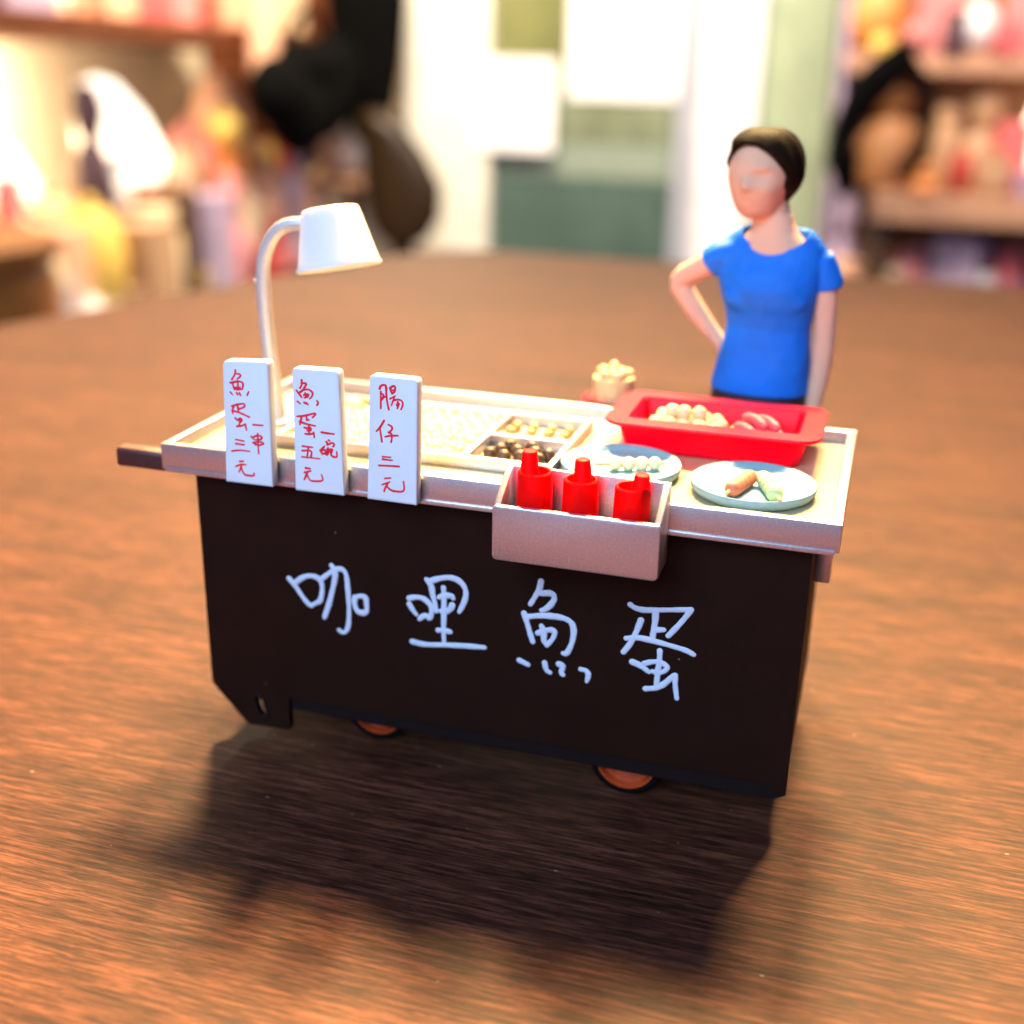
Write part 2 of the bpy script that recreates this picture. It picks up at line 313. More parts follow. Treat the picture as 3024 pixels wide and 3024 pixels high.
def prism(bm, pts, axis, a, b, bev=0.0):
    """polygon (2-D points) extruded along axis between a and b; axis 'y': pts are (x,z), 'z': pts are (x,y), 'x': pts are (y,z)"""
    t = bmesh.new()
    def P(p, h):
        return {'y': (p[0], h, p[1]), 'z': (p[0], p[1], h), 'x': (h, p[0], p[1])}[axis]
    A = [t.verts.new(P(p, a)) for p in pts]; B = [t.verts.new(P(p, b)) for p in pts]
    t.faces.new(A); t.faces.new(B[::-1])
    for i in range(len(pts)):
        j = (i + 1) % len(pts)
        t.faces.new([A[i], B[i], B[j], A[j]])
    bmesh.ops.recalc_face_normals(t, faces=t.faces)
    if bev: bmesh.ops.bevel(t, geom=list(t.edges), offset=bev, segments=2, profile=0.5, affect='EDGES')
    merge(bm, t)
def lathe(bm, prof, n=24, c=(0, 0, 0), mtx=None, cap=True):
    """profile of (r,z) turned round z"""
    t = bmesh.new(); rings = []
    for r, z in prof:
        if r < 1e-5: rings.append([t.verts.new((c[0], c[1], c[2] + z))])
        else: rings.append([t.verts.new((c[0] + r * math.cos(2*math.pi*i/n), c[1] + r * math.sin(2*math.pi*i/n), c[2] + z)) for i in range(n)])
    for A, B in zip(rings, rings[1:]):
        for i in range(n):
            j = (i + 1) % n
            if len(A) == 1 and len(B) == 1: continue
            if len(A) == 1: t.faces.new([A[0], B[i], B[j]])
            elif len(B) == 1: t.faces.new([A[i], B[0], A[j]])
            else: t.faces.new([A[i], B[i], B[j], A[j]])
    if cap:
        for g in (rings[0], rings[-1]):
            if len(g) > 2: t.faces.new(g)
    merge(bm, t, mtx)
def tube(bm, path, rad, n=10, squash=None, round_ends=True):
    """tube along a path with a radius per point; squash=(axis vector, factor) flattens it along that axis"""
    path = [Vector(p) for p in path]
    if not isinstance(rad, (list, tuple)): rad = [rad] * len(path)
    rad = list(rad)
    if round_ends:
        d0 = (path[0] - path[1]).normalized(); d1 = (path[-1] - path[-2]).normalized()
        p, r = list(path), list(rad)
        pre = [(path[0] + d0 * rad[0] * math.sin(a), rad[0] * math.cos(a)) for a in (R(78), R(52), R(26))]
        post = [(path[-1] + d1 * rad[-1] * math.sin(a), rad[-1] * math.cos(a)) for a in (R(26), R(52), R(78))]
        path = [q[0] for q in pre] + p + [q[0] for q in post]
        rad = [q[1] for q in pre] + r + [q[1] for q in post]
    t = bmesh.new(); rings = []
    up = None
    for i, p in enumerate(path):
        d = (path[min(i + 1, len(path) - 1)] - path[max(i - 1, 0)]).normalized()
        if up is None:
            up = Vector((0, 0, 1)) if abs(d.z) < 0.9 else Vector((0, 1, 0))
        s = d.cross(up).normalized(); up = s.cross(d).normalized()
        ring = []
        for k in range(n):
            a = 2 * math.pi * k / n
            off = (s * math.cos(a) + up * math.sin(a)) * rad[i]
            if squash:
                ax = Vector(squash[0]); off -= ax * off.dot(ax) * (1 - squash[1])
            ring.append(t.verts.new(p + off))
        rings.append(ring)
    for A, B in zip(rings, rings[1:]):
        for k in range(n):
            j = (k + 1) % n
            t.faces.new([A[k], A[j], B[j], B[k]])
    t.faces.new(rings[0][::-1]); t.faces.new(rings[-1])
    merge(bm, t)
def smooth_path(pts, sub=4):
    """Catmull-Rom through the points"""
    P = [Vector(p) for p in pts]
    if len(P) < 3: return P
    out = []
    for i in range(len(P) - 1):
        p0 = P[max(i - 1, 0)]; p1 = P[i]; p2 = P[i + 1]; p3 = P[min(i + 2, len(P) - 1)]
        for k in range(sub):
            t = k / sub
            out.append(0.5 * ((2*p1) + (p2-p0)*t + (2*p0-5*p1+4*p2-p3)*t*t + (3*p1-p0-3*p2+p3)*t**3))
    out.append(P[-1])
    return out
def ball(bm, c, r, seg=14, rings=9, sc=(1, 1, 1), bumpy=0.0, rnd=None):
    t = bmesh.new()
    bmesh.ops.create_uvsphere(t, u_segments=seg, v_segments=rings, radius=1)
    for v in t.verts:
        k = 1 + (rnd.uniform(-bumpy, bumpy) if bumpy else 0)
        v.co = Vector((v.co.x * sc[0], v.co.y * sc[1], v.co.z * sc[2])) * r * k + Vector(c)
    merge(bm, t)
def loft(bm, rings):
    vs_ = [[bm.verts.new(p) for p in r] for r in rings]
    for A, B in zip(vs_, vs_[1:]):
        n = len(A)
        for k in range(n): bm.faces.new([A[k], A[(k+1) % n], B[(k+1) % n], B[k]])
    bm.faces.new(vs_[0][::-1]); bm.faces.new(vs_[-1])
def ering(c, rx, ry, n=28, rz=0.0, power=2.0):
    out = []
    for k in range(n):
        a = 2 * math.pi * k / n
        ca, sa = math.cos(a), math.sin(a)
        x = rx * math.copysign(abs(ca) ** (2/power), ca); y = ry * math.copysign(abs(sa) ** (2/power), sa)
        out.append(Vector((c[0] + x*math.cos(rz) - y*math.sin(rz), c[1] + x*math.sin(rz) + y*math.cos(rz), c[2])))
    return out
def rrect(x0, x1, y0, y1, r, n=5):
    pts = []
    for cx, cy, a0 in ((x1-r, y1-r, 0), (x0+r, y1-r, 90), (x0+r, y0+r, 180), (x1-r, y0+r, 270)):
        for k in range(n + 1):
            a = R(a0 + 90 * k / n)
            pts.append((cx + r*math.cos(a), cy + r*math.sin(a)))
    return pts
def voxel(bm, name, material, size, parent=None, smooth_it=4):
    """fuse overlapping shapes into one continuous skin"""
    me = bpy.data.meshes.new('tmp'); bmesh.ops.recalc_face_normals(bm, faces=bm.faces); bm.to_mesh(me); bm.free()
    o = bpy.data.objects.new('tmp', me); COL.objects.link(o)
    md = o.modifiers.new('r', 'REMESH'); md.mode = 'VOXEL'; md.voxel_size = size
    sm = o.modifiers.new('s', 'SMOOTH'); sm.factor = 0.5; sm.iterations = smooth_it
    dg = bpy.context.evaluated_depsgraph_get()
    dg.update()
    res = bpy.data.meshes.new_from_object(o.evaluated_get(dg))
    bpy.data.objects.remove(o, do_unlink=True)
    res.name = name
    res.materials.clear(); res.materials.append(material)
    for p in res.polygons: p.use_smooth = True
    n = bpy.data.objects.new(name, res); COL.objects.link(n); n.parent = parent
    return n
def origin_to(o, loc):
    """move the object's origin without moving its mesh"""
    v = Vector(loc)
    o.data.transform(Matrix.Translation(-v)); o.location = v
    return o

# ------------------------------------------------------------------ the table
table = empty('wooden_table', (0, 0, 0))
tag(table, 'brown wood grain table under the toy food cart', 'table')
outline = [(-24, -24), (38, -24), (38, 24.2)]
for a in range(0, 61, 10):   # rounded far corner
    an = R(90 + a * 1.2)
    outline.append((-5.4 + 2.6 * math.cos(an), 23.2 + 2.6 * math.sin(an)))
bm = bmesh.new(); prism(bm, outline, 'z', -2.4, 0.0, 0.12)
link('tabletop', bm, M['wood'], table)
for lx, ly in ((-16, -18), (34, -18), (33, 19), (-5, 19)):
    bm = bmesh.new(); box(bm, lx - 2, lx + 2, ly - 2, ly + 2, -74.9, -2.41, 0.2)
    link('leg', bm, M['wood'], table)

# ------------------------------------------------------------------ the cart
H = 2.47; TH = 0.207; D = 2.233; FL = 2.372          # rim height, rim depth, tray depth, tray floor
cart = empty('food_cart', (0, 0, 0))
tag(cart, 'toy street food cart with dark brown body, silver counter and pale blue handwriting', 'food cart')
# body: a front sheet with a chamfered leg at the left, the box behind it
front = [(0.213, 2.262), (4.832, 2.262), (4.832, 0.318), (4.80, 0.30), (4.70, 0.392), (0.905, 0.392), (0.897, 0.106), (0.87, 0.098), (0.540, 0.083), (0.50, 0.10), (0.222, 0.405), (0.213, 0.44)]
keyhole = [(0.600, 0.372), (0.640, 0.375), (0.668, 0.330), (0.700, 0.262), (0.712, 0.210), (0.690, 0.178), (0.650, 0.176), (0.620, 0.205), (0.605, 0.270), (0.592, 0.335)]
def sheet_with_hole(outer, hole, y0, y1):
    t = bmesh.new()
    def loop(pts, y): 
        vv = [t.verts.new((p[0], y, p[1])) for p in pts]
        return vv, [t.edges.new((vv[i], vv[(i+1) % len(vv)])) for i in range(len(vv))]
    faces = {}
    L = {}
    for y in (y0, y1):
        ov, oe = loop(outer, y); hv, he = loop(hole, y)
        bmesh.ops.triangle_fill(t, use_beauty=True, use_dissolve=False, edges=oe + he)
        L[y] = (ov, hv)
    for idx in (0, 1):
        a, b = L[y0][idx], L[y1][idx]
        for i in range(len(a)):
            j = (i + 1) % len(a)
            t.faces.new([a[i], b[i], b[j], a[j]])
    return t
body = None
t = sheet_with_hole(front, keyhole, 0.12, 0.185)
bm = bmesh.new(); merge(bm, t)
body = link('body', bm, M['dark'], cart)
tag(body, 'near black cart body lettered by hand in pale blue')
bm = bmesh.new(); prism(bm, [(0.27, 2.262), (4.825, 2.262), (4.825, 0.44), (0.95, 0.44), (0.27, 0.50)], 'y', 0.1855, 2.08)
link('body_shell', bm, M['dark'], cart)
bm = bmesh.new()
prism(bm, [(0.905, 0.40), (4.80, 0.40), (4.82, 0.29), (4.74, 0.245), (0.905, 0.275)], 'y', 0.150, 0.28, 0.006)
link('bottom_rail', bm, M['rail'], cart)
# back legs of the body
bm = bmesh.new(); prism(bm, [(0.27, 0.52), (0.9, 0.445), (0.9, 0.1), (0.54, 0.083), (0.27, 0.40)], 'y', 2.0, 2.08)
link('rear_leg', bm, M['dark'], cart)
bm = bmesh.new(); prism(bm, [(1.0, 0.45), (4.6, 0.45), (4.6, 0.33), (1.0, 0.33)], 'y', 0.6, 1.9)
link('axle_block', bm, M['rail'], cart)
# raised round the keyhole
bm = bmesh.new()
tube(bm, [(p[0], 0.119, p[1]) for p in keyhole] + [(keyhole[0][0], 0.119, keyhole[0][1])], 0.012, 8)
link('keyhole_rim', bm, M['rail'], cart, True)
# handwriting on the body
def strokes(name, chars, y, rad, material, parent, rnd, label=None):
    for ch in chars:
        bm = bmesh.new()
        for s in ch:
            pts = smooth_path([(p[0], y, p[1]) for p in s], 4)
            k = rnd.uniform(0.92, 1.06)
            n_ = len(pts)
            ph = rnd.uniform(0, 6)
            rr = [rad * k * (1 + 0.10 * math.sin(i * 0.55 + ph) + 0.05 * math.sin(i * 1.9 + 2 * ph)) * (1 - 0.16 * (i / max(1, n_ - 1)) ** 3) for i in range(n_)]
            tube(bm, pts, rr, 10, squash=((0, 1, 0), 0.22))
        o = link(name, bm, material, parent, True)
        if label: o['label'] = label
rnd = random.Random(4)
strokes('painted_character', CART_TEXT, 0.1195, 0.0232, M['chalk'], body, rnd, 'pale blue handwritten character on the cart front')

# counter: floor plate, four rim walls, a folded lip underneath
tray = None
bm = bmesh.new()
box(bm, 0.02, 4.98, 0.02, D - 0.02, H - TH + 0.012, FL)
tray = link('counter', bm, M['silver_in'], cart)
w = 0.072
def rim(x0, x1, y0, y1, z0=H - TH, z1=H, m='silver'):
    bm = bmesh.new(); box(bm, x0, x1, y0, y1, z0, z1, 0.012, 2)
    return link('rim_wall', bm, M[m], tray, True, 40)
rim(0, 5, 0, w); rim(0, 5, D - w, D)
rim(0, w - 0.02, w - 0.004, D - w + 0.004, H - TH + 0.002, H - 0.002); rim(5 - w, 5, w - 0.004, D - w + 0.004, H - TH + 0.002, H - 0.002)
bm = bmesh.new(); box(bm, 0.03, 4.97, -0.012, 0.06, H - TH - 0.012, H - TH + 0.022, 0.006)
link('lower_lip', bm, M['silver'], tray, True, 40)
# the insert of basins
X0, X1, Y0, Y1 = 0.66, 2.925, 0.505, 1.80
b_ = empty('basin_insert', (0, 0, 0)); b_.parent = cart
def wall(x0, x1, y0, y1, z1=H - 0.004, name='basin_wall'):
    bm = bmesh.new(); box(bm, x0, x1, y0, y1, FL + 0.002, z1, 0.008, 2)
    return link(name, bm, M['silver'], b_, True, 40)
wall(X0, X1, Y0, Y0 + 0.05); wall(X0, X1, Y1 - 0.05, Y1)
wall(X0 + 0.002, X0 + 0.05, Y0 + 0.047, Y1 - 0.047, H - 0.006); wall(X1 - 0.05, X1 - 0.002, Y0 + 0.047, Y1 - 0.047, H - 0.006)
wall(2.20, 2.25, Y0 + 0.047, Y1 - 0.047, H - 0.006, 'divider'); wall(2.247, 2.878, 1.13, 1.18, H - 0.008, 'divider')
# rear ledge that carries the stick holder
bm = bmesh.new(); box(bm, 2.64, 3.22, D + 0.001, D + 0.55, 2.30, 2.375, 0.01)
link('rear_ledge', bm, M['silver'], cart, True, 40)
# push handles
for yy in (0.16, 1.98):
    bm = bmesh.new(); prism(bm, rrect(yy - 0.075, yy + 0.075, 2.205, 2.36, 0.035), 'x', -0.455, 0.012, 0.008)
    link('handle', bm, M['handle'], cart, True, 40)
# side bracket under the counter at the right
bm = bmesh.new(); box(bm, 4.833, 4.945, 1.05, 1.25, 1.60, 2.262, 0.01); box(bm, 4.945, 4.965, 1.08, 1.22, 1.95, 2.22, 0.006)
link('side_bracket', bm, M['silver'], cart, True, 40)
# wheels
def wheel(x, y, out):
    e = empty('wheel', (x, y, 0.285)); e.parent = cart
    mt = Matrix.Rotation(R(90), 4, 'X') if out < 0 else Matrix.Rotation(R(-90), 4, 'X')
    bm = bmesh.new()
    lathe(bm, [(0.205, -0.09), (0.25, -0.088), (0.278, -0.07), (0.285, -0.03), (0.285, 0.03), (0.279, 0.07), (0.262, 0.085), (0.236, 0.088), (0.232, 0.06), (0.205, 0.05)], 40, mtx=mt, cap=False)
    link('tyre', bm, M['tyre'], e, True, 50)
    bm = bmesh.new()
    lathe(bm, [(0.0, -0.08), (0.204, -0.08), (0.230, 0.055), (0.226, 0.084), (0.212, 0.084), (0.200, 0.030), (0.110, 0.000), (0.075, 0.035), (0.035, 0.045), (0.0, 0.040)], 40, mtx=mt, cap=False)
    link('hub', bm, M['hub'], e, True, 35)
for x, y, s in ((3.64, 0.315, -1), (1.56, 0.44, -1), (3.64, 1.85, 1), (1.56, 1.75, 1)): wheel(x, y, s)

# ------------------------------------------------------------------ price signs on the front rim
SIGNS = [((0.645, 3.185), (1.004, 3.212), (0.990, 2.274), (0.606, 2.272)),
         ((1.188, 3.184), (1.544, 3.192), (1.557, 2.276), (1.170, 2.273)),
         ((1.774, 3.186), (2.131, 3.186), (2.111, 2.273), (1.734, 2.276))]
SL = ['leftmost white price sign with red handwriting, standing before the lamp post',
      'middle one of three white price signs with red handwriting on the counter edge',
      'white price sign nearest the silver sauce box, four red characters in one column']
for q, lab, txt in zip(SIGNS, SL, SIGN_TEXT):
    bm = bmesh.new()
    tl, tr, br, bl = [Vector((p[0], p[1])) for p in q]
    def corner(c, a, b, r=0.035):
        da, db = (a - c).normalized(), (b - c).normalized()
        out = []
        for k in range(5):
            t_ = k / 4
            p = (c + da * r) * (1-t_)**2 + c * 2*t_*(1-t_) + (c + db * r) * t_**2
            out.append((p.x, p.y))
        return out
    pts = corner(tl, bl, tr) + corner(tr, tl, br) + corner(br, tr, bl, 0.012) + corner(bl, br, tl, 0.012)
    prism(bm, pts, 'y', -0.11, -0.0145, 0.012)
    s = link('price_sign', bm, M['signwhite'], None, True, 40)
    strokes('written_character', txt, -0.1105, 0.0084, M['redink'], s, rnd)
    tag(s, lab, 'price sign', 'price signs on the cart')

# ------------------------------------------------------------------ lamp
lamp = empty('counter_lamp', (0.40, 1.10, FL))
tag(lamp, 'silver gooseneck lamp with white cone shade at the left of the counter', 'lamp')
bm = bmesh.new()
pp = smooth_path([(0.02, 0, 0.012), (-0.01, 0, 0.35), (-0.045, 0, 0.75), (-0.055, 0, 1.12), (-0.035, 0, 1.33), (0.04, 0, 1.50), (0.15, 0, 1.60), (0.31, 0.0, 1.63), (0.44, 0.01, 1.64)], 5)
tube(bm, pp, [0.062 - 0.012 * i / len(pp) for i in range(len(pp))], 14)
link('post', bm, M['lamppost'], lamp, True)
bm = bmesh.new(); lathe(bm, [(0, 0.0015), (0.15, 0.0015), (0.16, 0.012), (0.15, 0.035), (0.075, 0.045), (0, 0.045)], 28)
link('foot', bm, M['lamppost'], lamp, True, 40)
bm = bmesh.new(); ball(bm, (-0.115, -0.01, 1.16), 0.018)
link('moulding_nub', bm, M['lamppost'], lamp, True)
ax = Vector((-0.087, 0.055, 0.42)).normalized()
mt = Matrix.Translation((0.610, 0.0, 1.315)) @ Vector((0, 0, 1)).rotation_difference(ax).to_matrix().to_4x4()
bm = bmesh.new()
lathe(bm, [(0, 0.455), (0.185, 0.455), (0.212, 0.447), (0.226, 0.425), (0.318, 0.03), (0.332, 0.012), (0.334, -0.004), (0.326, -0.012), (0.312, -0.006), (0.300, 0.03), (0.21, 0.40), (0, 0.41)], 48, mtx=mt, cap=False)
link('lamp_shade', bm, M['lampwhite'], lamp, True, 45)
bm = bmesh.new(); lathe(bm, [(0, 0.405), (0.05, 0.40), (0.055, 0.30), (0.10, 0.22), (0.10, 0.15), (0.06, 0.09), (0, 0.075)], 20, mtx=mt, cap=False)
link('bulb', bm, M['lampwhite'], lamp, True, 45)

# ------------------------------------------------------------------ sauce box and bottles
bx0, bx1, by0, by1, bz0, bz1, bzb = 2.755, 3.89, -0.38, -0.016, 2.062, 2.456, 2.632
sb = empty('sauce_box', (bx0, by0, bz0))
tag(sb, 'open silver box hung on the front rim, holding red sauce bottles', 'box')
def sbx(name, fn):
    bm = bmesh.new(); fn(bm)
    for v in bm.verts: v.co -= Vector((bx0, by0, bz0))
    return link(name, bm, M['silver'], sb, True, 40)
tw = 0.045
sbx('front_wall', lambda bm: prism(bm, rrect(bx0, bx1, bz0, bz1, 0.035), 'y', by0, by0 + tw, 0.012))
sbx('back_wall', lambda bm: box(bm, bx0 + 0.004, bx1 - 0.004, by1 - 0.03, by1, bz0 + 0.004, bzb, 0.008))
for xx in (bx0 + 0.003, bx1 - tw - 0.003):
    sbx('side_wall', lambda bm: prism(bm, [(by0 + tw - 0.004, bz0 + 0.004), (by1 - 0.026, bz0 + 0.004), (by1 - 0.026, bzb - 0.004), (by1 - 0.07, bzb - 0.006), (by0 + tw - 0.004, bz1 - 0.003)], 'x', xx, xx + tw, 0.006))
sbx('floor', lambda bm: box(bm, bx0 + tw, bx1 - tw, by0 + tw, by1 - 0.03, bz0 + 0.006, 2.30))
BL = ['red sauce bottle at the left end of the silver box, the tallest', 'red sauce bottle in the middle of the silver box', 'red sauce bottle at the right end of the silver box, nozzle leaning right']
for (x, zt, nx, tip), lab in zip(((2.995, 2.668, -0.035, 0.135), (3.312, 2.650, 0.012, 0.135), (3.660, 2.640, 0.052, 0.085)), BL):
    e = empty('sauce_bottle', (x, -0.195, 2.302)); h = zt - 2.302
    tag(e, lab, 'sauce bottle', 'red sauce bottles')
    bm = bmesh.new()
    lathe(bm, [(0, 0.002), (0.118, 0.002), (0.124, 0.02), (0.122, h*0.5), (0.117, h - 0.01), (0.108, h), (0.097, h - 0.004), (0.094, h - 0.055), (0, h - 0.06)], 32, cap=False)
    link('bottle_body', bm, M['redbottle'], e, True, 40)
    bm = bmesh.new()
    mt = Matrix.Translation((nx, 0, h - 0.06)) @ Matrix.Rotation(R(3 if nx > 0.03 else -2), 4, 'Y')
    lathe(bm, [(0, 0), (0.070, 0), (0.064, 0.05), (0.052, tip + 0.035), (0.047, tip + 0.055), (0.036, tip + 0.062), (0, tip + 0.058)], 20, mtx=mt, cap=False)
    link('nozzle', bm, M['redbottle'], e, True, 40)
# red reflection of the bottles, put in as a thin coloured sheet
bm = bmesh.new(); box(bm, bx0 + tw + 0.006, bx1 - tw - 0.006, by0 + tw + 0.006, by1 - 0.036, 2.3005, 2.3015)
for v in bm.verts: v.co -= Vector((bx0, by0, bz0))
link('red_reflection', bm, M['redbottle'], sb)

# ------------------------------------------------------------------ red tub with food
tub = empty('red_tub', (3.945, 1.70, FL + 0.001))
tag(tub, 'bright red plastic tub with wide rim, holding fish balls and sausages', 'tub')
def rring(x0, x1, y0, y1, r, z): return [Vector((p[0], p[1], z)) for p in rrect(x0, x1, y0, y1, r, 6)]
bm = bmesh.new()
ox0, ox1, oy0, oy1 = -0.66, 0.66, -0.35, 0.34
loft(bm, [rring(ox0, ox1, oy0, oy1, 0.07, 0.0), rring(ox0 - 0.01, ox1 + 0.01, oy0 - 0.01, oy1 + 0.01, 0.07, 0.02), rring(ox0 - 0.06, ox1 + 0.06, oy0 - 0.06, oy1 + 0.06, 0.08, 0.215),
          rring(-0.815, 0.81, -0.49, 0.49, 0.16, 0.232), rring(-0.83, 0.825, -0.505, 0.505, 0.17, 0.246), rring(-0.825, 0.82, -0.50, 0.50, 0.17, 0.262),
          rring(ox0 - 0.0, ox1 + 0.0, oy0 + 0.015, oy1 - 0.015, 0.05, 0.266), rring(ox0 + 0.02, ox1 - 0.02, oy0 + 0.03, oy1 - 0.03, 0.05, 0.246), rring(ox0 + 0.06, ox1 - 0.06, oy0 + 0.06, oy1 - 0.06, 0.05, 0.045)])
link('tub_shell', bm, M['redplastic'], tub, True, 35)
def food(name, c, r, m, label, cat, group, sc=(1, 1, 1), bumpy=0.03, rot=0.0):
    bm = bmesh.new(); ball(bm, (0, 0, 0), r, 14, 9, sc, bumpy, rnd)
    o = link(name, bm, M[m], None, True)
    o.location = c; o.rotation_euler = (rnd.uniform(-.5, .5), rnd.uniform(-.5, .5), rot)
    return tag(o, label, cat, group)
tz = FL + 0.048
heap = []
for lvl, (nx_, ny_, x0_, y0_) in enumerate(((6, 4, -0.50, -0.20), (5, 3, -0.46, -0.15), (3, 1, -0.36, -0.08))):
    for i in range(nx_):
        for j in range(ny_):
            heap.append((x0_ + i * 0.113 + (0.05 if j % 2 else 0) + rnd.uniform(-.012, .012), y0_ + j * 0.115 + rnd.uniform(-.012, .012), 0.058 + lvl * 0.085 - 0.012 * max(0, i - 3)))
for dx, dy, dz in heap:
    food('fish_ball', (3.945 + dx, 1.70 + dy, tz + dz), 0.060, 'fishball', 'pale yellow fish ball heaped in the left half of the red tub', 'fish ball', 'fish balls in the red tub')
def sausage(name, c, length, r, m, label, cat, group, rz, tilt=0.0, ridges=0):
    bm = bmesh.new(); n_ = 13
    pts = [(0, length * (i / (n_ - 1) - 0.5), 0.02 * math.sin(math.pi * i / (n_ - 1))) for i in range(n_)]
    rr = [r * (0.86 if i in (0, n_ - 1) else 1) * (1 - 0.09 * (ridges and i % 3 == 1)) for i in range(n_)]
    tube(bm, pts, rr, 12)
    o = link(name, bm, M[m], None, True); o.location = c; o.rotation_euler = (tilt, 0, rz)
    return tag(o, label, cat, group)
for dx, dy, dz, rz, ti in ((0.17, -0.08, 0.05, 38, 0), (0.27, -0.08, 0.05, 36, 0), (0.37, -0.08, 0.05, 38, 0), (0.47, -0.08, 0.05, 34, 0), (0.22, 0.06, 0.05, 38, 0), (0.42, 0.06, 0.05, 38, 0), (0.23, -0.06, 0.125, 38, 0), (0.33, -0.06, 0.13, 36, 0), (0.43, -0.06, 0.125, 40, 0), (0.29, -0.05, 0.20, 38, 0), (0.39, -0.05, 0.195, 36, 0)):
    sausage('sausage', (3.945 + dx, 1.70 + dy, tz + dz), 0.25, 0.040, 'pinksausage', 'rose pink sausage piled at the right end of the red tub', 'sausage', 'sausages in the red tub', R(rz), ti)

# ------------------------------------------------------------------ plates and skewers
def plate(x, y, r, lab):
    bm = bmesh.new()
    lathe(bm, [(0, 0.0), (r*0.82, 0.0), (r*0.93, 0.012), (r*0.985, 0.045), (r, 0.075), (r*0.985, 0.088), (r*0.955, 0.086), (r*0.90, 0.060), (r*0.80, 0.040), (0, 0.034)], 56, cap=False)
    o = link('plate', bm, M['plate'], None, True, 50); o.location = (x, y, FL + 0.001)
    return tag(o, lab, 'plate', 'pale blue plates')
plate(4.35, 0.705, 0.447, 'pale blue round plate with two skewers at the right end of the counter')
plate(3.372, 0.800, 0.447, 'pale blue round plate behind the sauce bottles with one fish ball skewer')
pz = FL + 0.037
def skewer(kind, a, b, m, r, lab, n_=4):
    a, b = Vector(a), Vector(b); d = b - a
    e = empty(kind, a, math.atan2(d.y, d.x))
    tag(e, lab, 'skewer', 'skewers on the plates'); L = d.length
    bm = bmesh.new(); tube(bm, [(-0.10, 0, r), (L + 0.02, 0, r)], 0.013, 8); link('stick', bm, M['stick'], e, True)
    if n_:
        for i in range(n_):
            bm = bmesh.new(); ball(bm, (L * (i + 0.5) / n_, 0, r), r * rnd.uniform(0.95, 1.05), 14, 9, (1, 1, 1), 0.02, rnd)
            link('fish_ball', bm, M[m], e, True)
    else:
        bm = bmesh.new(); pts = [(L * i / 12, 0, r) for i in range(13)]
        tube(bm, pts, [r * (1 - 0.10 * (i % 3 == 1)) for i in range(13)], 14); link('sausage', bm, M[m], e, True)
skewer('sausage_skewer', (4.235, 0.46, pz), (4.315, 0.74, pz), 'sausage', 0.058, 'salmon sausage on a stick on the right hand plate', 0)
skewer('fish_ball_skewer', (4.535, 0.43, pz), (4.40, 0.79, pz), 'greenball', 0.058, 'pale green fish balls on a stick on the right hand plate', 5)
skewer('fish_ball_skewer', (3.30, 0.72, pz), (3.66, 0.86, pz), 'curryball', 0.050, 'cream fish balls on a stick on the plate behind the bottles', 4)

# ------------------------------------------------------------------ food in the basins
bz = FL + 0.002
bm = bmesh.new(); box(bm, X0 + 0.052, 2.198, Y0 + 0.052, Y1 - 0.052, bz, bz + 0.03)
o = link('curry_sauce', bm, mat('pale yellow curry', (0.80, 0.66, 0.26), 0.3, noise=0.15, nscale=5, bump=0.2, bscale=8))
tag(o, 'pale yellow curry filling the long left basin', 'curry')
k = 0
for iy in range(11):
    for ix in range(14):
        x = X0 + 0.105 + ix * 0.104 + (0.05 if iy % 2 else 0) + rnd.uniform(-0.018, 0.018)
        y = Y0 + 0.105 + iy * 0.108 + rnd.uniform(-0.018, 0.018)
        if x > 2.14 or (x < 0.98 and y > 1.50): continue
        food('fish_ball', (x, y, bz + 0.030 + rnd.uniform(-0.008, 0.008)), 0.042, 'curryball', 'cream yellow fish ball floating in the long left basin', 'fish ball', 'fish balls in the long basin')
food('green_vegetable_lump', (0.86, 1.60, bz + 0.06), 0.10, 'greyveg' if 'greyveg' in M else 'greenball', 'grey green lump at the back left corner of the long basin', 'vegetable', None, (1, 0.8, 0.5), 0.06)
for dx, dy, dz in [(0.12, 0.20, 0), (0.24, 0.17, 0), (0.36, 0.21, 0), (0.50, 0.19, 0), (0.17, 0.31, 0), (0.30, 0.32, 0), (0.44, 0.33, 0), (0.55, 0.31, 0), (0.21, 0.43, 0), (0.38, 0.45, 0)]:
    food('meatball', (2.25 + dx, Y0 + 0.05 + dy, bz + 0.050 + dz), 0.054, 'meatball', 'dark brown meatball in the small front basin', 'meatball', 'meatballs in the small front basin')
for i in range(4):
    for j in range(3):
        food('orange_ball', (2.33 + i * 0.15 + rnd.uniform(-.02, .02), 1.26 + j * 0.15, bz + 0.036), 0.042, 'orangeball', 'orange yellow ball in the small back basin', 'ball', 'orange balls in the small back basin')

# ------------------------------------------------------------------ stick holder behind the counter
o_ = empty('stick_holder', (2.93, 2.48, 2.376))
tag(o_, 'cream bundle in a red dish behind the counter, beside the red tub', 'holder')
bm = bmesh.new(); lathe(bm, [(0, 0), (0.21, 0), (0.245, 0.03), (0.27, 0.09), (0.26, 0.10), (0.23, 0.085), (0, 0.07)], 32, cap=False)
link('red_dish', bm, M['redplastic'], o_, True, 40)
bm = bmesh.new(); lathe(bm, [(0, 0.075), (0.165, 0.075), (0.18, 0.10), (0.178, 0.28), (0.168, 0.29), (0, 0.27)], 28, cap=False)
link('cup', bm, M['bamboo'], o_, True, 40)
for i in range(11):
    a = i * 2.4; rr = 0.045 * math.sqrt(i) 
    bm = bmesh.new(); tube(bm, [(rr * math.cos(a) * 0.8, rr * math.sin(a) * 0.8, 0.2), (rr * math.cos(a), rr * math.sin(a), 0.36 - rr * 0.35 + rnd.uniform(-.015, .02))], 0.046, 8)
    link('stick_end', bm, M['bamboo'], o_, True)
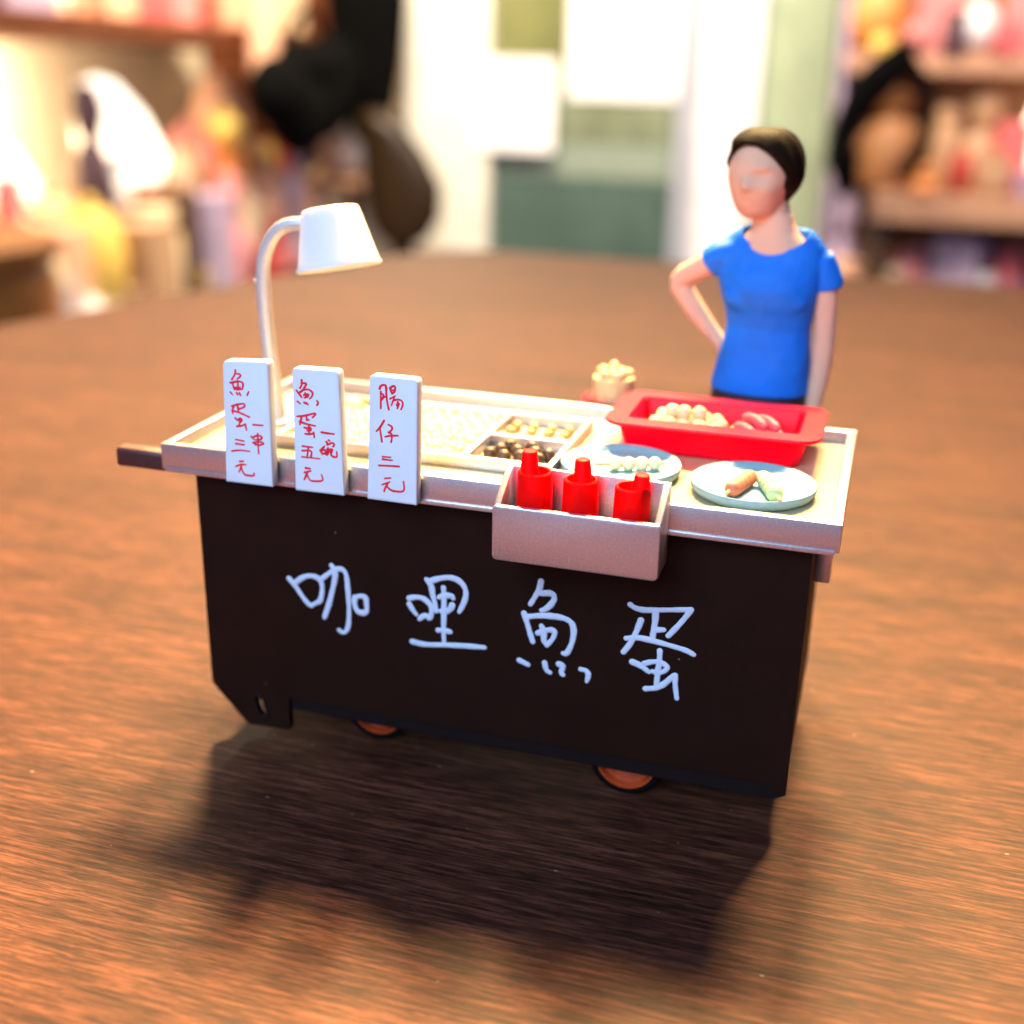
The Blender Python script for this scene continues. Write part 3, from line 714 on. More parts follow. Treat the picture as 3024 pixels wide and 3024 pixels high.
# ------------------------------------------------------------------ the figure behind the cart
PX, PY = 4.12, 3.0
person = empty('person', (PX, PY, 0))
tag(person, 'figurine in a blue t-shirt with short black hair, one hand on the hip', 'person')
def L3(p): return Vector((p[0] - PX, p[1] - PY, p[2]))
YAW = R(-20)                                           # the face turns to the viewer's left
HC = L3((3.995, 2.955, 4.362))
def head_r(th, z):
    """radius of the head round its axis; th = 0 is the face direction, z from -1 (chin) to 1 (crown)"""
    s = math.sqrt(max(0, 1 - z * z))
    a, b = 0.272, 0.308                                # half width, half depth
    if z < 0: s = max(s, 0) ** 0.52
    jaw = 1 - 0.08 * max(0, -z - 0.15)
    r = s * (a * b) / math.sqrt((b * math.sin(th)) ** 2 + (a * math.cos(th)) ** 2) * jaw
    c = max(0, math.cos(th))
    if z < 0: r *= 1 - 0.30 * max(0, -z) * (1 - c)     # the back of the skull draws in to the neck
    g = lambda t0, w, z0, h: math.exp(-((th - t0) / w) ** 2 - ((z - z0) / h) ** 2)
    r += 0.062 * g(0, 0.20, -0.24, 0.12) + 0.026 * g(0, 0.15, -0.05, 0.16)      # nose
    r -= 0.030 * (g(0.40, 0.26, 0.03, 0.12) + g(-0.40, 0.26, 0.03, 0.12))       # eye sockets
    r += 0.020 * (g(0.45, 0.32, 0.20, 0.09) + g(-0.45, 0.32, 0.20, 0.09)) + 0.022 * (g(0.62, 0.3, -0.30, 0.18) + g(-0.62, 0.3, -0.30, 0.18))         # brows
    r += 0.020 * g(0, 0.28, -0.49, 0.05) + 0.018 * g(0, 0.26, -0.61, 0.05) - 0.026 * g(0, 0.32, -0.55, 0.03)
    r += 0.020 * g(0, 0.36, -0.85, 0.16)               # chin
    return r
def head_pt(th, z, extra=0.0, hz=0.358):
    r = head_r(th, z) + extra
    ang = th + YAW - math.pi / 2
    return HC + Vector((r * math.cos(ang), r * math.sin(ang), z * hz))
bm = bmesh.new()
zs = [-0.995] + [-0.97 + 1.94 * i / 46 for i in range(47)] + [0.995]
loft(bm, [[head_pt(2 * math.pi * k / 56, z) for k in range(56)] for z in zs])
for sgn in (-1, 1):                                     # ears
    p = head_pt(sgn * 1.62, -0.10, 0.0)
    ball(bm, p, 0.062, 12, 8, (0.55, 0.8, 1.15))
tube(bm, [L3((4.12, 3.03, 3.70)), L3((4.105, 3.02, 3.95)), L3((4.06, 3.0, 4.20)), L3((4.03, 2.99, 4.32))], [0.20, 0.162, 0.155, 0.15], 20)
TW = R(-8)
loft(bm, [ering(L3((4.13, 3.0, z)), rx, ry, 32, TW, 2.2) for z, rx, ry in ((2.2, .36, .25), (2.5, .38, .25), (2.8, .36, .235), (3.1, .315, .205), (3.35, .35, .23), (3.6, .38, .215), (3.74, .33, .16), (3.86, .20, .12))])
# her right arm (viewer's left), hand on the hip; her left arm hanging
tube(bm, smooth_path([L3((3.72, 3.0, 3.66)), L3((3.52, 3.05, 3.54)), L3((3.345, 3.12, 3.415)), L3((3.42, 3.12, 3.27)), L3((3.56, 3.10, 3.10)), L3((3.70, 3.08, 2.95)), L3((3.78, 3.06, 2.87))], 3),
     [.115, .112, .108, .105, .10, .098, .095, .097, .098, .098, .095, .092, .086, .08, .074, .070, .068, .066, .064], 16)
tube(bm, smooth_path([L3((4.56, 3.0, 3.66)), L3((4.60, 3.0, 3.42)), L3((4.625, 3.0, 3.10)), L3((4.63, 2.97, 2.80)), L3((4.61, 2.93, 2.52)), L3((4.60, 2.91, 2.40))], 3),
     [.12, .115, .112, .11, .105, .10, .097, .095, .095, .09, .085, .08, .074, .07, .066, .066], 16)
def hand(base, d, side, nrm):
    """palm and five separate, slightly curled fingers"""
    base, d, side, nrm = Vector(base), Vector(d).normalized(), Vector(side).normalized(), Vector(nrm).normalized()
    t = bmesh.new(); bmesh.ops.create_uvsphere(t, u_segments=14, v_segments=10, radius=1)
    mt = Matrix((side * 0.085, nrm * 0.036, d * 0.12)).transposed().to_4x4(); mt.translation = base + d * 0.09
    merge(bm, t, mt)
    for i, ln in enumerate((0.135, 0.155, 0.145, 0.115)):
        s = (i - 1.5) * 0.046
        p0 = base + d * 0.16 + side * s
        tube(bm, [p0, p0 + d * ln * 0.5 + side * s * 0.15, p0 + d * ln * 0.85 + nrm * 0.035 + side * s * 0.15, p0 + d * ln + nrm * 0.065 + side * s * 0.15], [0.022, 0.021, 0.019, 0.016], 8)
    p0 = base + d * 0.05 - side * 0.065
    tube(bm, [p0, p0 - side * 0.055 + d * 0.06, p0 - side * 0.06 + d * 0.12 + nrm * 0.02], [0.026, 0.023, 0.018], 8)
hand(L3((4.60, 2.91, 2.40)), (-0.02, -0.05, -1), (0.1, 1, 0), (-1, 0, 0))
hand(L3((3.76, 3.06, 2.89)), (0.55, 0.25, -0.75), (-0.55, -0.3, -0.5), (0.4, -0.9, 0))
for sx in (-1, 1):                                       # legs inside the trousers
    tube(bm, [L3((4.13 + sx * 0.19, 3.0, 2.25)), L3((4.13 + sx * 0.2, 2.99, 1.3)), L3((4.13 + sx * 0.2, 3.02, 0.25))], [0.17, 0.12, 0.08], 16)
loft(bm, [ering(L3((4.135, 2.985, z)), rx, ry, 32, TW) for z, rx, ry in ((3.55, .34, .225), (3.70, .335, .20), (3.78, .315, .188), (3.85, .255, .165), (3.90, .205, .15), (3.97, .165, .14), (4.05, .14, .12))])
skin = voxel(bm, 'body', M['skin'], 0.017, person, 3)

# t-shirt: torso and short sleeves, open round neck
bm = bmesh.new()
rows = ((2.535, 4.125, .432, .315, 0), (2.62, 4.13, .425, .31, 0), (2.78, 4.14, .405, .29, 0), (2.95, 4.15, .378, .265, 0), (3.10, 4.155, .360, .250, 0), (3.22, 4.15, .375, .262, -.012), (3.34, 4.14, .405, .290, -.03), (3.44, 4.13, .420, .298, -.035), (3.56, 4.12, .440, .275, -.02),
        (3.66, 4.115, .455, .245, 0), (3.74, 4.120, .450, .215, .012), (3.80, 4.130, .435, .195, .02), (3.86, 4.145, .375, .185, .02), (3.93, 4.155, .285, .170, .02))
loft(bm, [ering(L3((cx, 3.0 + dy, z)), rx, ry, 36, TW, 2.25) for z, cx, rx, ry, dy in rows])
for sgn, bx_ in ((-1, 3.955), (1, 4.31)):
    ball(bm, L3((bx_, 2.80 if sgn < 0 else 2.775, 3.38)), 0.16, 16, 12, (1.1, 0.55, 0.9))
tube(bm, [L3((3.84, 3.0, 3.68)), L3((3.70, 3.01, 3.655)), L3((3.615, 3.03, 3.595))], [0.155, 0.146, 0.138], 20, round_ends=False)
tube(bm, [L3((4.42, 3.0, 3.70)), L3((4.55, 3.0, 3.64)), L3((4.605, 3.0, 3.52)), L3((4.625, 3.0, 3.445))], [0.150, 0.142, 0.132, 0.126], 20, round_ends=False)
shirt = voxel(bm, 'shirt', M['shirt'], 0.014, person, 3)
# round neckline cut: remove the shirt inside a slanted neck cylinder
bm = bmesh.new(); bm.from_mesh(shirt.data)
nc = L3((4.160, 2.965, 3.88))
def cut(c):
    if c.y < nc.y + 0.10 and ((c.x - nc.x + 0.012) / 0.282) ** 2 + ((c.z - 3.955) / 0.180) ** 2 < 1: return True
    return c.z > 3.90 and ((c.x - nc.x) / 0.268) ** 2 + ((c.y - nc.y - 0.04) / 0.17) ** 2 < 1
kill = [f for f in bm.faces if cut(f.calc_center_median())]
bmesh.ops.delete(bm, geom=kill, context='FACES')
edge_v = [v for v in bm.verts if any(len(e.link_faces) == 1 for e in v.link_edges)]
near = set(edge_v) | {e.other_vert(v) for v in edge_v for e in v.link_edges}
for _ in range(14): bmesh.ops.smooth_vert(bm, verts=edge_v, factor=0.5, use_axis_x=True, use_axis_y=True, use_axis_z=True)
for _ in range(4): bmesh.ops.smooth_vert(bm, verts=list(near), factor=0.5, use_axis_x=True, use_axis_y=True, use_axis_z=True)
bm.to_mesh(shirt.data); bm.free()
so = shirt.modifiers.new('cloth', 'SOLIDIFY'); so.thickness = 0.025; so.offset = -1
# trousers and shoes
bm = bmesh.new()
loft(bm, [ering(L3((4.125, 3.0, z)), rx, ry, 32, TW, 2.2) for z, rx, ry in ((1.95, .40, .27), (2.2, .42, .29), (2.40, .430, .30), (2.58, .415, .29))])
for sx in (-1, 1):
    tube(bm, [L3((4.125 + sx * 0.2, 3.0, 2.15)), L3((4.125 + sx * 0.205, 2.99, 1.3)), L3((4.125 + sx * 0.205, 3.02, 0.75)), L3((4.125 + sx * 0.205, 3.02, 0.16))], [0.215, 0.17, 0.145, 0.125], 20, round_ends=False)
voxel(bm, 'trousers', M['trousers'], 0.025, person, 3)
for sx in (-1, 1):
    bm = bmesh.new(); ball(bm, L3((4.125 + sx * 0.215, 2.90, 0.075)), 0.1, 16, 10, (1.0, 2.1, 0.72))
    link('shoe', bm, M['trousers'], person, True)

# hair: a short bob; each row runs from one edge of the face window round the back to the other
def sstep(a, b, x):
    t = min(1, max(0, (x - a) / (b - a))); return t * t * (3 - 2 * t)
def lim(z, side):
    if z >= 0.66: return 0.0
    l_ = 1.16 * math.sqrt((0.66 - z) / 0.66) if z > 0 else 1.16 + 0.10 * -z
    l_ += 0.75 * sstep(0.30, -0.25, z) if side < 0 else 0.55 * sstep(-0.20, -0.62, z)
    return l_
bm = bmesh.new()
NT, NZ = 72, 44
V = []
for i in range(NZ + 1):
    z = -0.64 + 1.62 * i / NZ
    a0, a1 = lim(z, 1), 2 * math.pi - lim(z, -1)
    row = []
    for k in range(NT + 1):
        th = a0 + (a1 - a0) * k / NT
        t2 = th - 2 * math.pi if th > math.pi else th
        ex = 0.050 + 0.030 * max(0, -math.cos(t2)) + 0.026 * max(0, z) + 0.018 * abs(math.sin(t2)) * sstep(-0.7, 0.1, z)
        ex += 0.006 * math.sin(t2 * 11 + z * 5)
        ex -= 0.030 * sstep(-0.25, -0.64, z)
        if t2 < 0: ex *= 1 - 0.55 * sstep(-2.3, -1.3, t2) * sstep(0.75, 0.45, z)
        ex *= 0.86
        ex *= 0.55 + 0.45 * sstep(0, 0.22, min(th - a0, a1 - th) + (1 if z >= 0.66 else 0))
        row.append(bm.verts.new(head_pt(t2, min(z, 0.985), ex, 0.358 + 0.014 * sstep(-0.1, 0.6, z))))
    V.append(row)
for i in range(NZ):
    for k in range(NT): bm.faces.new([V[i][k], V[i][k+1], V[i+1][k+1], V[i+1][k]])
top = bm.verts.new(HC + Vector((0, 0, 0.372)))
for k in range(NT): bm.faces.new([V[NZ][k], V[NZ][k+1], top])
bmesh.ops.remove_doubles(bm, verts=bm.verts, dist=0.0005)
hair = link('hair', bm, M['hair'], person, True)
so = hair.modifiers.new('thick', 'SOLIDIFY'); so.thickness = 0.05; so.offset = -1
# ------------------------------------------------------------------ the shop behind (far out of focus)
def flat(name, col, rough=0.6, **k): return mat(name, col, rough, noise=k.pop('noise', 0.08), nscale=k.pop('nscale', 0.4), **k)
B = {
    'floor': flat('grey shop floor', (0.16, 0.13, 0.11), 0.5),
    'plaster': flat('cream plaster', (0.72, 0.62, 0.44), 0.8),
    'frame': flat('cream painted frame', (0.80, 0.78, 0.66), 0.5),
    'post': flat('white painted post', (0.84, 0.84, 0.84), 0.5),
    'greypost': flat('grey blue door stile', (0.36, 0.38, 0.43), 0.5),
    'greygreen': flat('grey green frosted glass', (0.17, 0.20, 0.125), 0.6, spec=0.15, noise=0.3, nscale=0.12),
    'shelf': flat('reddish brown shelf wood', (0.12, 0.034, 0.010), 0.6, spec=0.2, noise=0.25),
    'lightshelf': flat('peach shelf board', (0.52, 0.28, 0.16), 0.5),
    'olive': flat('olive green frosted glass', (0.175, 0.185, 0.070), 0.6, spec=0.15, noise=0.25, nscale=0.08),
    'teal': flat('dark teal frosted glass', (0.070, 0.115, 0.095), 0.6, spec=0.15, noise=0.2, nscale=0.1),
    'paleteal': flat('pale teal glass band', (0.24, 0.30, 0.235), 0.6, spec=0.15),
    'palegreen': flat('pale green panel', (0.34, 0.41, 0.26), 0.6, spec=0.2, noise=0.2, nscale=0.1),
    'paper': flat('white paper', (0.86, 0.86, 0.86), 0.8, noise=0.01),
    'black': flat('black cloth', (0.0015, 0.0015, 0.0015), 0.9, spec=0.05),
    'navy': flat('dark navy cloth', (0.010, 0.009, 0.022), 0.9, spec=0.05),
    'leather': flat('dark brown leather', (0.024, 0.012, 0.003), 0.4, spec=0.3),
    'brown': flat('caramel brown', (0.30, 0.13, 0.045), 0.6),
    'oak': mat('orange brown wicker', (0.50, 0.17, 0.02), 0.5, noise=0.5, nscale=1.2),
}
HUES = {'pink': (0.75, 0.26, 0.24), 'rose': (0.70, 0.14, 0.14), 'red': (0.60, 0.06, 0.04), 'orange': (0.78, 0.30, 0.07), 'yellow': (0.85, 0.58, 0.12), 'cream': (0.80, 0.62, 0.38),
        'white': (0.85, 0.83, 0.80), 'lilac': (0.46, 0.36, 0.48), 'purple': (0.16, 0.07, 0.13), 'grey': (0.32, 0.30, 0.32), 'blue': (0.12, 0.14, 0.26), 'tan': (0.50, 0.30, 0.16), 'mauve': (0.085, 0.04, 0.05), 'darkbrown': (0.09, 0.045, 0.02), 'sky': (0.40, 0.50, 0.60), 'peach': (0.80, 0.45, 0.28)}
for k_, c_ in HUES.items(): B[k_] = flat(k_ + ' goods', c_, 0.45, noise=0.15, nscale=0.5)
B['lit'] = glow('lit lamp shade', (1.0, 0.86, 0.62), 3.5)
B['litwhite'] = glow('lit white lamp', (1.0, 0.88, 0.70), 2.4)

bm = bmesh.new(); box(bm, -150, 110, -70, 260, -77, -75)
tag(link('floor', bm, B['floor']), kind='structure')
bm = bmesh.new(); box(bm, -150, 60, 206, 209, -75, 90)
tag(link('wall', bm, B['plaster']), kind='structure')
bm = bmesh.new(); box(bm, -124, -121, 40, 206, -75, 90)
tag(link('wall', bm, B['plaster']), kind='structure')

def bpart(name, dims, m, parent, bev=0.3):
    bm = bmesh.new(); box(bm, *dims, bev, 2)
    return link(name, bm, B[m], parent)
# left shelving along the side wall
ls = empty('shelf_unit', (-104, 150, -75)); W_ = Vector((-104, 150, -75))
tag(ls, 'brown wooden shelving full of blurred goods along the left', 'shelf')
def lb(name, x0, x1, y0, y1, z0, z1, m): return bpart(name, (x0 - W_.x, x1 - W_.x, y0 - W_.y, y1 - W_.y, z0 - W_.z, z1 - W_.z), m, ls)
t_ = lb('board', -120, -89, 88, 192, 4.6, 7.4, 'shelf'); t_.rotation_euler.x = R(-1.0)
t_.location = (0, 0, 0.9)
lb('board', -120, -90, 88, 204, -31, -29, 'shelf'); lb('board', -120, -90, 88, 204, -50, -48, 'shelf'); lb('board', -120, -96, 88, 204, -16.6, -15.6, 'lightshelf')
lb('board', -96.2, -82, 188, 203, -16.6, -15.6, 'lightshelf'); lb('back_panel', -121, -120.2, 88, 204, -74, 24, 'plaster')
for yy in (84, 204.5): lb('upright', -120, -90.5, yy, yy + 1.4, -75, 24, 'shelf')
lb('upright', -95, -91, 148, 150.6, -75, -14, 'darkbrown')
def goods(name, p, size, m, shape, label, cat, group='goods on the left shelves'):
    bm = bmesh.new(); w_, h_ = size
    if shape == 'box': box(bm, -w_/2, w_/2, -w_/2, w_/2, 0, h_, 0.25, 2)
    elif shape == 'ball':
        ball(bm, (0, 0, h_/2), 1, 18, 12, (w_/2, w_/2, h_/2)); ball(bm, (0.1*w_, -0.1*w_, h_*0.97), w_*0.13, 10, 8)
    elif shape == 'jar': lathe(bm, [(0, 0), (w_*.46, 0), (w_*.5, h_*.06), (w_*.5, h_*.68), (w_*.36, h_*.80), (w_*.36, h_*.84), (w_*.42, h_*.85), (w_*.42, h_), (0, h_)], 20, cap=False)
    elif shape == 'doll':
        lathe(bm, [(0, 0), (w_*.42, 0), (w_*.5, h_*.15), (w_*.38, h_*.45), (w_*.2, h_*.58), (w_*.3, h_*.66), (w_*.40, h_*.80), (w_*.28, h_*.95), (0, h_)], 18, cap=False)
        for s_ in (-1, 1): tube(bm, [(s_*w_*.3, 0, h_*.5), (s_*w_*.5, -w_*.1, h_*.3)], w_*.1, 8)
    o = link(name, bm, B[m], None, shape != 'box', 40)
    o.location = p; o.rotation_euler.z = rnd.uniform(-.4, .4)
    return tag(o, label, cat, group)
ORD2 = 'first second third fourth fifth sixth seventh eighth ninth tenth eleventh twelfth thirteenth fourteenth fifteenth sixteenth seventeenth eighteenth nineteenth twentieth twenty-first twenty-second twenty-third'.split()
ORD = 'first second third fourth fifth sixth seventh eighth ninth tenth eleventh twelfth thirteenth fourteenth'.split()
# upper board (base near 7.6)
for i, (y, w_, h_, m, s_) in enumerate([(112, 7, 9, 'tan', 'box'), (122, 8, 12, 'lilac', 'box'), (131, 7, 8, 'peach', 'doll'), (139, 8, 12, 'peach', 'box'), (148, 7, 9, 'rose', 'jar'), (156, 7, 12, 'pink', 'box'), (164, 6, 9, 'red', 'ball'), (171, 8, 11, 'peach', 'box'), (180, 7, 8, 'tan', 'ball'), (188, 8, 12, 'cream', 'box')]):
    goods('shelf_toy', (-97, y, 8.35 - 0.0175 * (y - 90) + 0.2), (w_, h_), m, s_, 'blurred %s %s on the top shelf at the left, %s from the left' % (m, {'box': 'carton', 'ball': 'round toy', 'jar': 'jar', 'doll': 'doll'}[s_], ORD[i]), 'toy')
# middle board (base -15.6)
for y, w_, h_, m, s_, lab in [(108, 7, 6, 'cream', 'box', 'blurred cream carton at the far left edge under the top shelf'), (129.5, 5.4, 16.5, 'mauve', 'doll', 'blurred dark mauve figurine between the glowing lamps at the left'),
                               (162.5, 8, 10, 'pink', 'ball', 'blurred pink plush toy right of the glowing lamp'), (172, 9, 17, 'peach', 'ball', 'blurred tall peach plush toy beside the yellow ball'), (181, 6, 6.5, 'tan', 'ball', 'blurred tan toy under the black bag'),
                               (187, 6, 6, 'red', 'box', 'blurred red carton under the black bag'), (194, 6, 5.5, 'blue', 'box', 'blurred dark blue carton near the glossy white toy'), (196, 9.5, 11, 'white', 'ball', 'blurred glossy white round toy left of the brown bag')]:
    goods('shelf_toy', (-88 if m == 'white' else (-93 if m == 'mauve' else -99), y, -15.5), (w_, h_), m, s_, lab, 'toy')
o = goods('yellow_ball', (-95, 166, -9.6), (6, 6), 'yellow', 'ball', 'bright yellow ball in the middle of the left shelves', 'ball')
bm = bmesh.new(); box(bm, -2.5, 2.5, -2.5, 2.5, 0, 5.7, 0.2); o = link('gift_carton', bm, B['orange']); o.location = (-95, 166, -15.5); tag(o, 'small orange carton under the bright yellow ball', 'carton')
# lower board (base -29)
low = [(98, 8, 8, 'orange', 'box'), (106, 8, 14, 'yellow', 'jar'), (114, 8, 15, 'cream', 'ball'), (121, 7, 13, 'peach', 'box'), (128, 8, 16, 'yellow', 'ball'), (136, 8, 12, 'tan', 'box'), (144, 7, 13, 'cream', 'jar'), (155, 7, 14, 'lilac', 'box'), (161, 6, 17, 'pink', 'doll'), (167, 8, 15, 'cream', 'ball'), (174, 7, 16, 'peach', 'jar'), (181, 7, 15, 'lilac', 'doll'), (188, 8, 12, 'peach', 'ball'), (196, 9, 15, 'cream', 'ball')]
for i, (y, w_, h_, m, s_) in enumerate(low):
    goods('shelf_toy', (-94 + (i % 3), y, -28.9), (w_, h_), m, s_, 'blurred %s %s on the lower left shelf, %s from the left' % (m, {'box': 'carton', 'ball': 'round toy', 'jar': 'jar', 'doll': 'doll'}[s_], ORD[i]), 'toy')
bot = [(100, 9, 10, 'tan', 'box'), (110, 8, 9, 'cream', 'ball'), (120, 8, 11, 'pink', 'box'), (130, 8, 9, 'sky', 'box'), (139, 7, 10, 'tan', 'jar'), (150, 8, 10, 'peach', 'box'), (160, 8, 9, 'grey', 'box'), (170, 8, 10, 'tan', 'ball')]
for i, (y, w_, h_, m, s_) in enumerate(bot):
    goods('shelf_toy', (-96, y, -47.9), (w_, h_), m, s_, 'blurred %s goods on the bottom left shelf, %s from the left' % (m, ORD[i]), 'toy')
# two lit lamps on the middle board
for y, w_, h_, m, lab in ((150.5, 11, 17.0, 'litwhite', 'large glowing white lamp on the left shelves'), (124, 8, 12, 'litwhite', 'glowing cream lamp at the far left under the top shelf')):
    e = empty('table_lamp', (-100, y, -15.5)); tag(e, lab, 'lamp', 'lit lamps on the left shelves')
    bm = bmesh.new(); lathe(bm, [(0, 0), (2.4, 0), (2.4, .6), (.7, 1.2), (.6, 3), (0, 3)], 20, cap=False); link('foot', bm, B['shelf'], e, True, 40)
    bm = bmesh.new(); lathe(bm, [(0, 2.4), (w_*.40, 2.6), (w_*.55, h_*.35), (w_*.44, h_*.7), (w_*.22, h_*.95), (0, h_)], 28, cap=False, mtx=Matrix.Translation((0, -1.5, 0)) @ Matrix.Shear('XY', 4, (0, -0.42))); link('lamp_shade', bm, B[m], e, True)
# small clutter standing in front of the larger goods on the left shelves
names_ = ['rose', 'yellow', 'white', 'lilac', 'orange', 'pink', 'blue', 'cream', 'red', 'mauve', 'sky', 'peach', 'tan']
where = {-15.5: 'middle', -28.9: 'lower', -47.9: 'bottom'}
for lvl, x_, ys, ri in ((-15.5, -97.0, (112, 117, 136, 141, 157, 160, 177, 180.5, 184), 0), (-28.9, -90.8, (100, 104, 109, 113, 118, 123, 127, 132, 137, 141, 153, 157, 160, 164, 168, 171.5, 175, 179, 183, 187, 191, 195, 199), 1)):
    for i, y in enumerate(ys):
        m = names_[(i * 5 + ri * 3) % len(names_)]; sh = ('ball', 'doll', 'box', 'jar')[(i * 3 + ri) % 4]
        w_ = rnd.uniform(2.6, 3.8); h_ = rnd.uniform(3.5, 8.5)
        goods('small_toy', (x_ + rnd.uniform(-1, 1), y, lvl), (w_, h_), m, sh, 'small %s %s in front row of %s left shelf, %s from left' % (m, {'box': 'carton', 'ball': 'round toy', 'jar': 'jar', 'doll': 'doll'}[sh], where[lvl], ORD2[i]), 'toy')
# beige pouch hanging in front of the top shelf
bm = bmesh.new(); tube(bm, [(0, 0, 12), (0, 0, 4), (0, 0, -1.5)], [2.6, 3.2, 3.4], 16, squash=((1, 0, 0), 0.6)); tube(bm, [(0, 0, 13), (0, 0, 19)], .3, 6)
o = link('hanging_pouch', bm, B['peach'], None, True); o.location = (-86.5, 164.5, 2.2); tag(o, 'beige pouch hanging in front of the top left shelf', 'pouch')
# wicker stool beyond the table corner
e = empty('wicker_stool', (-59.0, 62, -75)); tag(e, 'orange brown wicker stool at the left beyond the table', 'stool')
bm = bmesh.new()
prof = [(0, 0), (8, 0)]
for i in range(24): prof += [(8.2 + 0.9 * math.sin(i / 23 * math.pi) + (0.35 if i % 2 else 0), 1 + i * 2.75)]
prof += [(8, 66), (0, 66)]
lathe(bm, prof, 32, cap=False); link('woven_drum', bm, B['oak'], e, True, 50)
bm = bmesh.new(); lathe(bm, [(0, 66.02), (8.6, 66.02), (9, 66.6), (8.8, 67.4), (0, 67.8)], 32, cap=False); link('seat', bm, B['oak'], e, True, 50)
# black bag, black coat and brown leather bag in the corner
bm = bmesh.new()
for dy, dz, ry, rz_ in ((-9, 0.6, 7, 5.2), (-3, -2.2, 8, 6.6), (5, 0.4, 9, 7.4), (11, 3.0, 7, 6.0), (2, 4.2, 12, 4.0)): ball(bm, (0, dy, dz), 1, 24, 16, (4, ry, rz_), 0.02, rnd)
tube(bm, smooth_path([(0, -6, 4), (0, -4, 10), (0, 2, 12), (0, 6, 9), (0, 7, 4)], 4), .7, 8)
o = link('black_bag', bm, B['black'], None, True); o.location = (-84, 173, -1.4); tag(o, 'black bag hanging under the top left shelf beside the coat', 'bag')
bm = bmesh.new(); loft(bm, [ering((0, 0, z), rx, 2.2, 24) for z, rx in ((-9, 2.2), (-6, 4.0), (-2, 5.2), (4, 6.4), (12, 7.4), (20, 7.5), (25, 4.5), (27, 1.5))])
o = link('black_coat', bm, B['black'], None, True); o.location = (-82.0, 192, 0); tag(o, 'black coat hanging beside the cream door frame', 'coat')
e = empty('leather_bag', (-75.2, 188, -16)); tag(e, 'dark brown rounded leather bag in front of the cream door frame', 'bag')
bm = bmesh.new(); loft(bm, [ering((cx, 0, z), rx, 2.6, 24) for z, cx, rx in ((-10, 0.6, 1.8), (-8.5, 0.8, 4.5), (-5, 1.0, 6.6), (0, 0.9, 7.0), (5, -0.6, 5.8), (9, -2.4, 4.2), (12, -4, 2.6))]); link('bag_body', bm, B['leather'], e, True)
bm = bmesh.new(); box(bm, -1.0, 2.6, -1.5, 1.5, -15, -9.5, .4); link('strap', bm, B['black'], e)

# door and windows in the back wall
dr = empty('glass_door', (-56, 204, -75)); DZ = Vector((-56, 204, -75))
tag(dr, 'cream framed glass door with olive and teal panes', 'door')
def db(name, x0, x1, y0, y1, z0, z1, m): return bpart(name, (x0 - DZ.x, x1 - DZ.x, y0 - DZ.y, y1 - DZ.y, z0 - DZ.z, z1 - DZ.z), m, dr, 0.2)
db('frame', -78.5, -63.5, 200.5, 205.9, -74.9, 60, 'frame')
db('frame', -31, -27.2, 201.0, 205.9, -74.9, 60, 'greypost'); db('frame', -27.1, -18, 200.5, 205.9, -74.9, 60, 'post')
db('pane', -63.4, -31.1, 203.0, 203.6, 3.6, 60, 'olive'); db('pane', -63.4, -31.1, 203.0, 203.6, -9.0, 3.5, 'greygreen'); db('pane', -63.4, -31.1, 203.0, 203.6, -14.8, -9.1, 'paleteal'); db('pane', -63.4, -31.1, 203.0, 203.6, -60, -14.9, 'teal')
gp = db('side_panel', -17.9, -6.6, 202.5, 203.5, -74.9, 60, 'palegreen')
for (x0, x1, z0, z1), lab in (((-66.0, -51.6, -10.6, 4.4), 'smaller white paper sheet stuck low on the glass door'), ((-50.0, -31.2, -1.8, 26), 'larger white paper sheet stuck high on the glass door')):
    bm = bmesh.new(); box(bm, -(x1-x0)/2, (x1-x0)/2, -.1, .1, -(z1-z0)/2, (z1-z0)/2)
    o = link('paper_notice', bm, B['paper']); o.location = ((x0+x1)/2, 200.2 if x0 < -60 else 202.7, (z0+z1)/2); tag(o, lab, 'notice', 'papers on the door')
# right shelving
rs = empty('shelf_unit', (12, 204, -75)); RZ = Vector((12, 204, -75))
tag(rs, 'peach coloured shelving with blurred goods at the right', 'shelf')
def rb(name, x0, x1, y0, y1, z0, z1, m): return bpart(name, (x0 - RZ.x, x1 - RZ.x, y0 - RZ.y, y1 - RZ.y, z0 - RZ.z, z1 - RZ.z), m, rs)
rb('board', -4, 42, 190, 205, 3.4, 6.2, 'lightshelf'); rb('board', 2, 42, 184, 205, -17.2, -13.2, 'lightshelf'); rb('board', -4, 42, 188, 205, -33, -31, 'shelf'); rb('back_panel', -5, 42, 205.1, 205.7, -74, 40, 'brown')
rb('upright', -5.5, -4.2, 192, 205, -75, 40, 'lilac'); rb('upright', 1.6, 4.4, 186, 189.5, -75, -17.3, 'darkbrown'); rb('upright', 42, 43.4, 190, 205, -75, 40, 'shelf')
RG = 'goods on the right shelves'
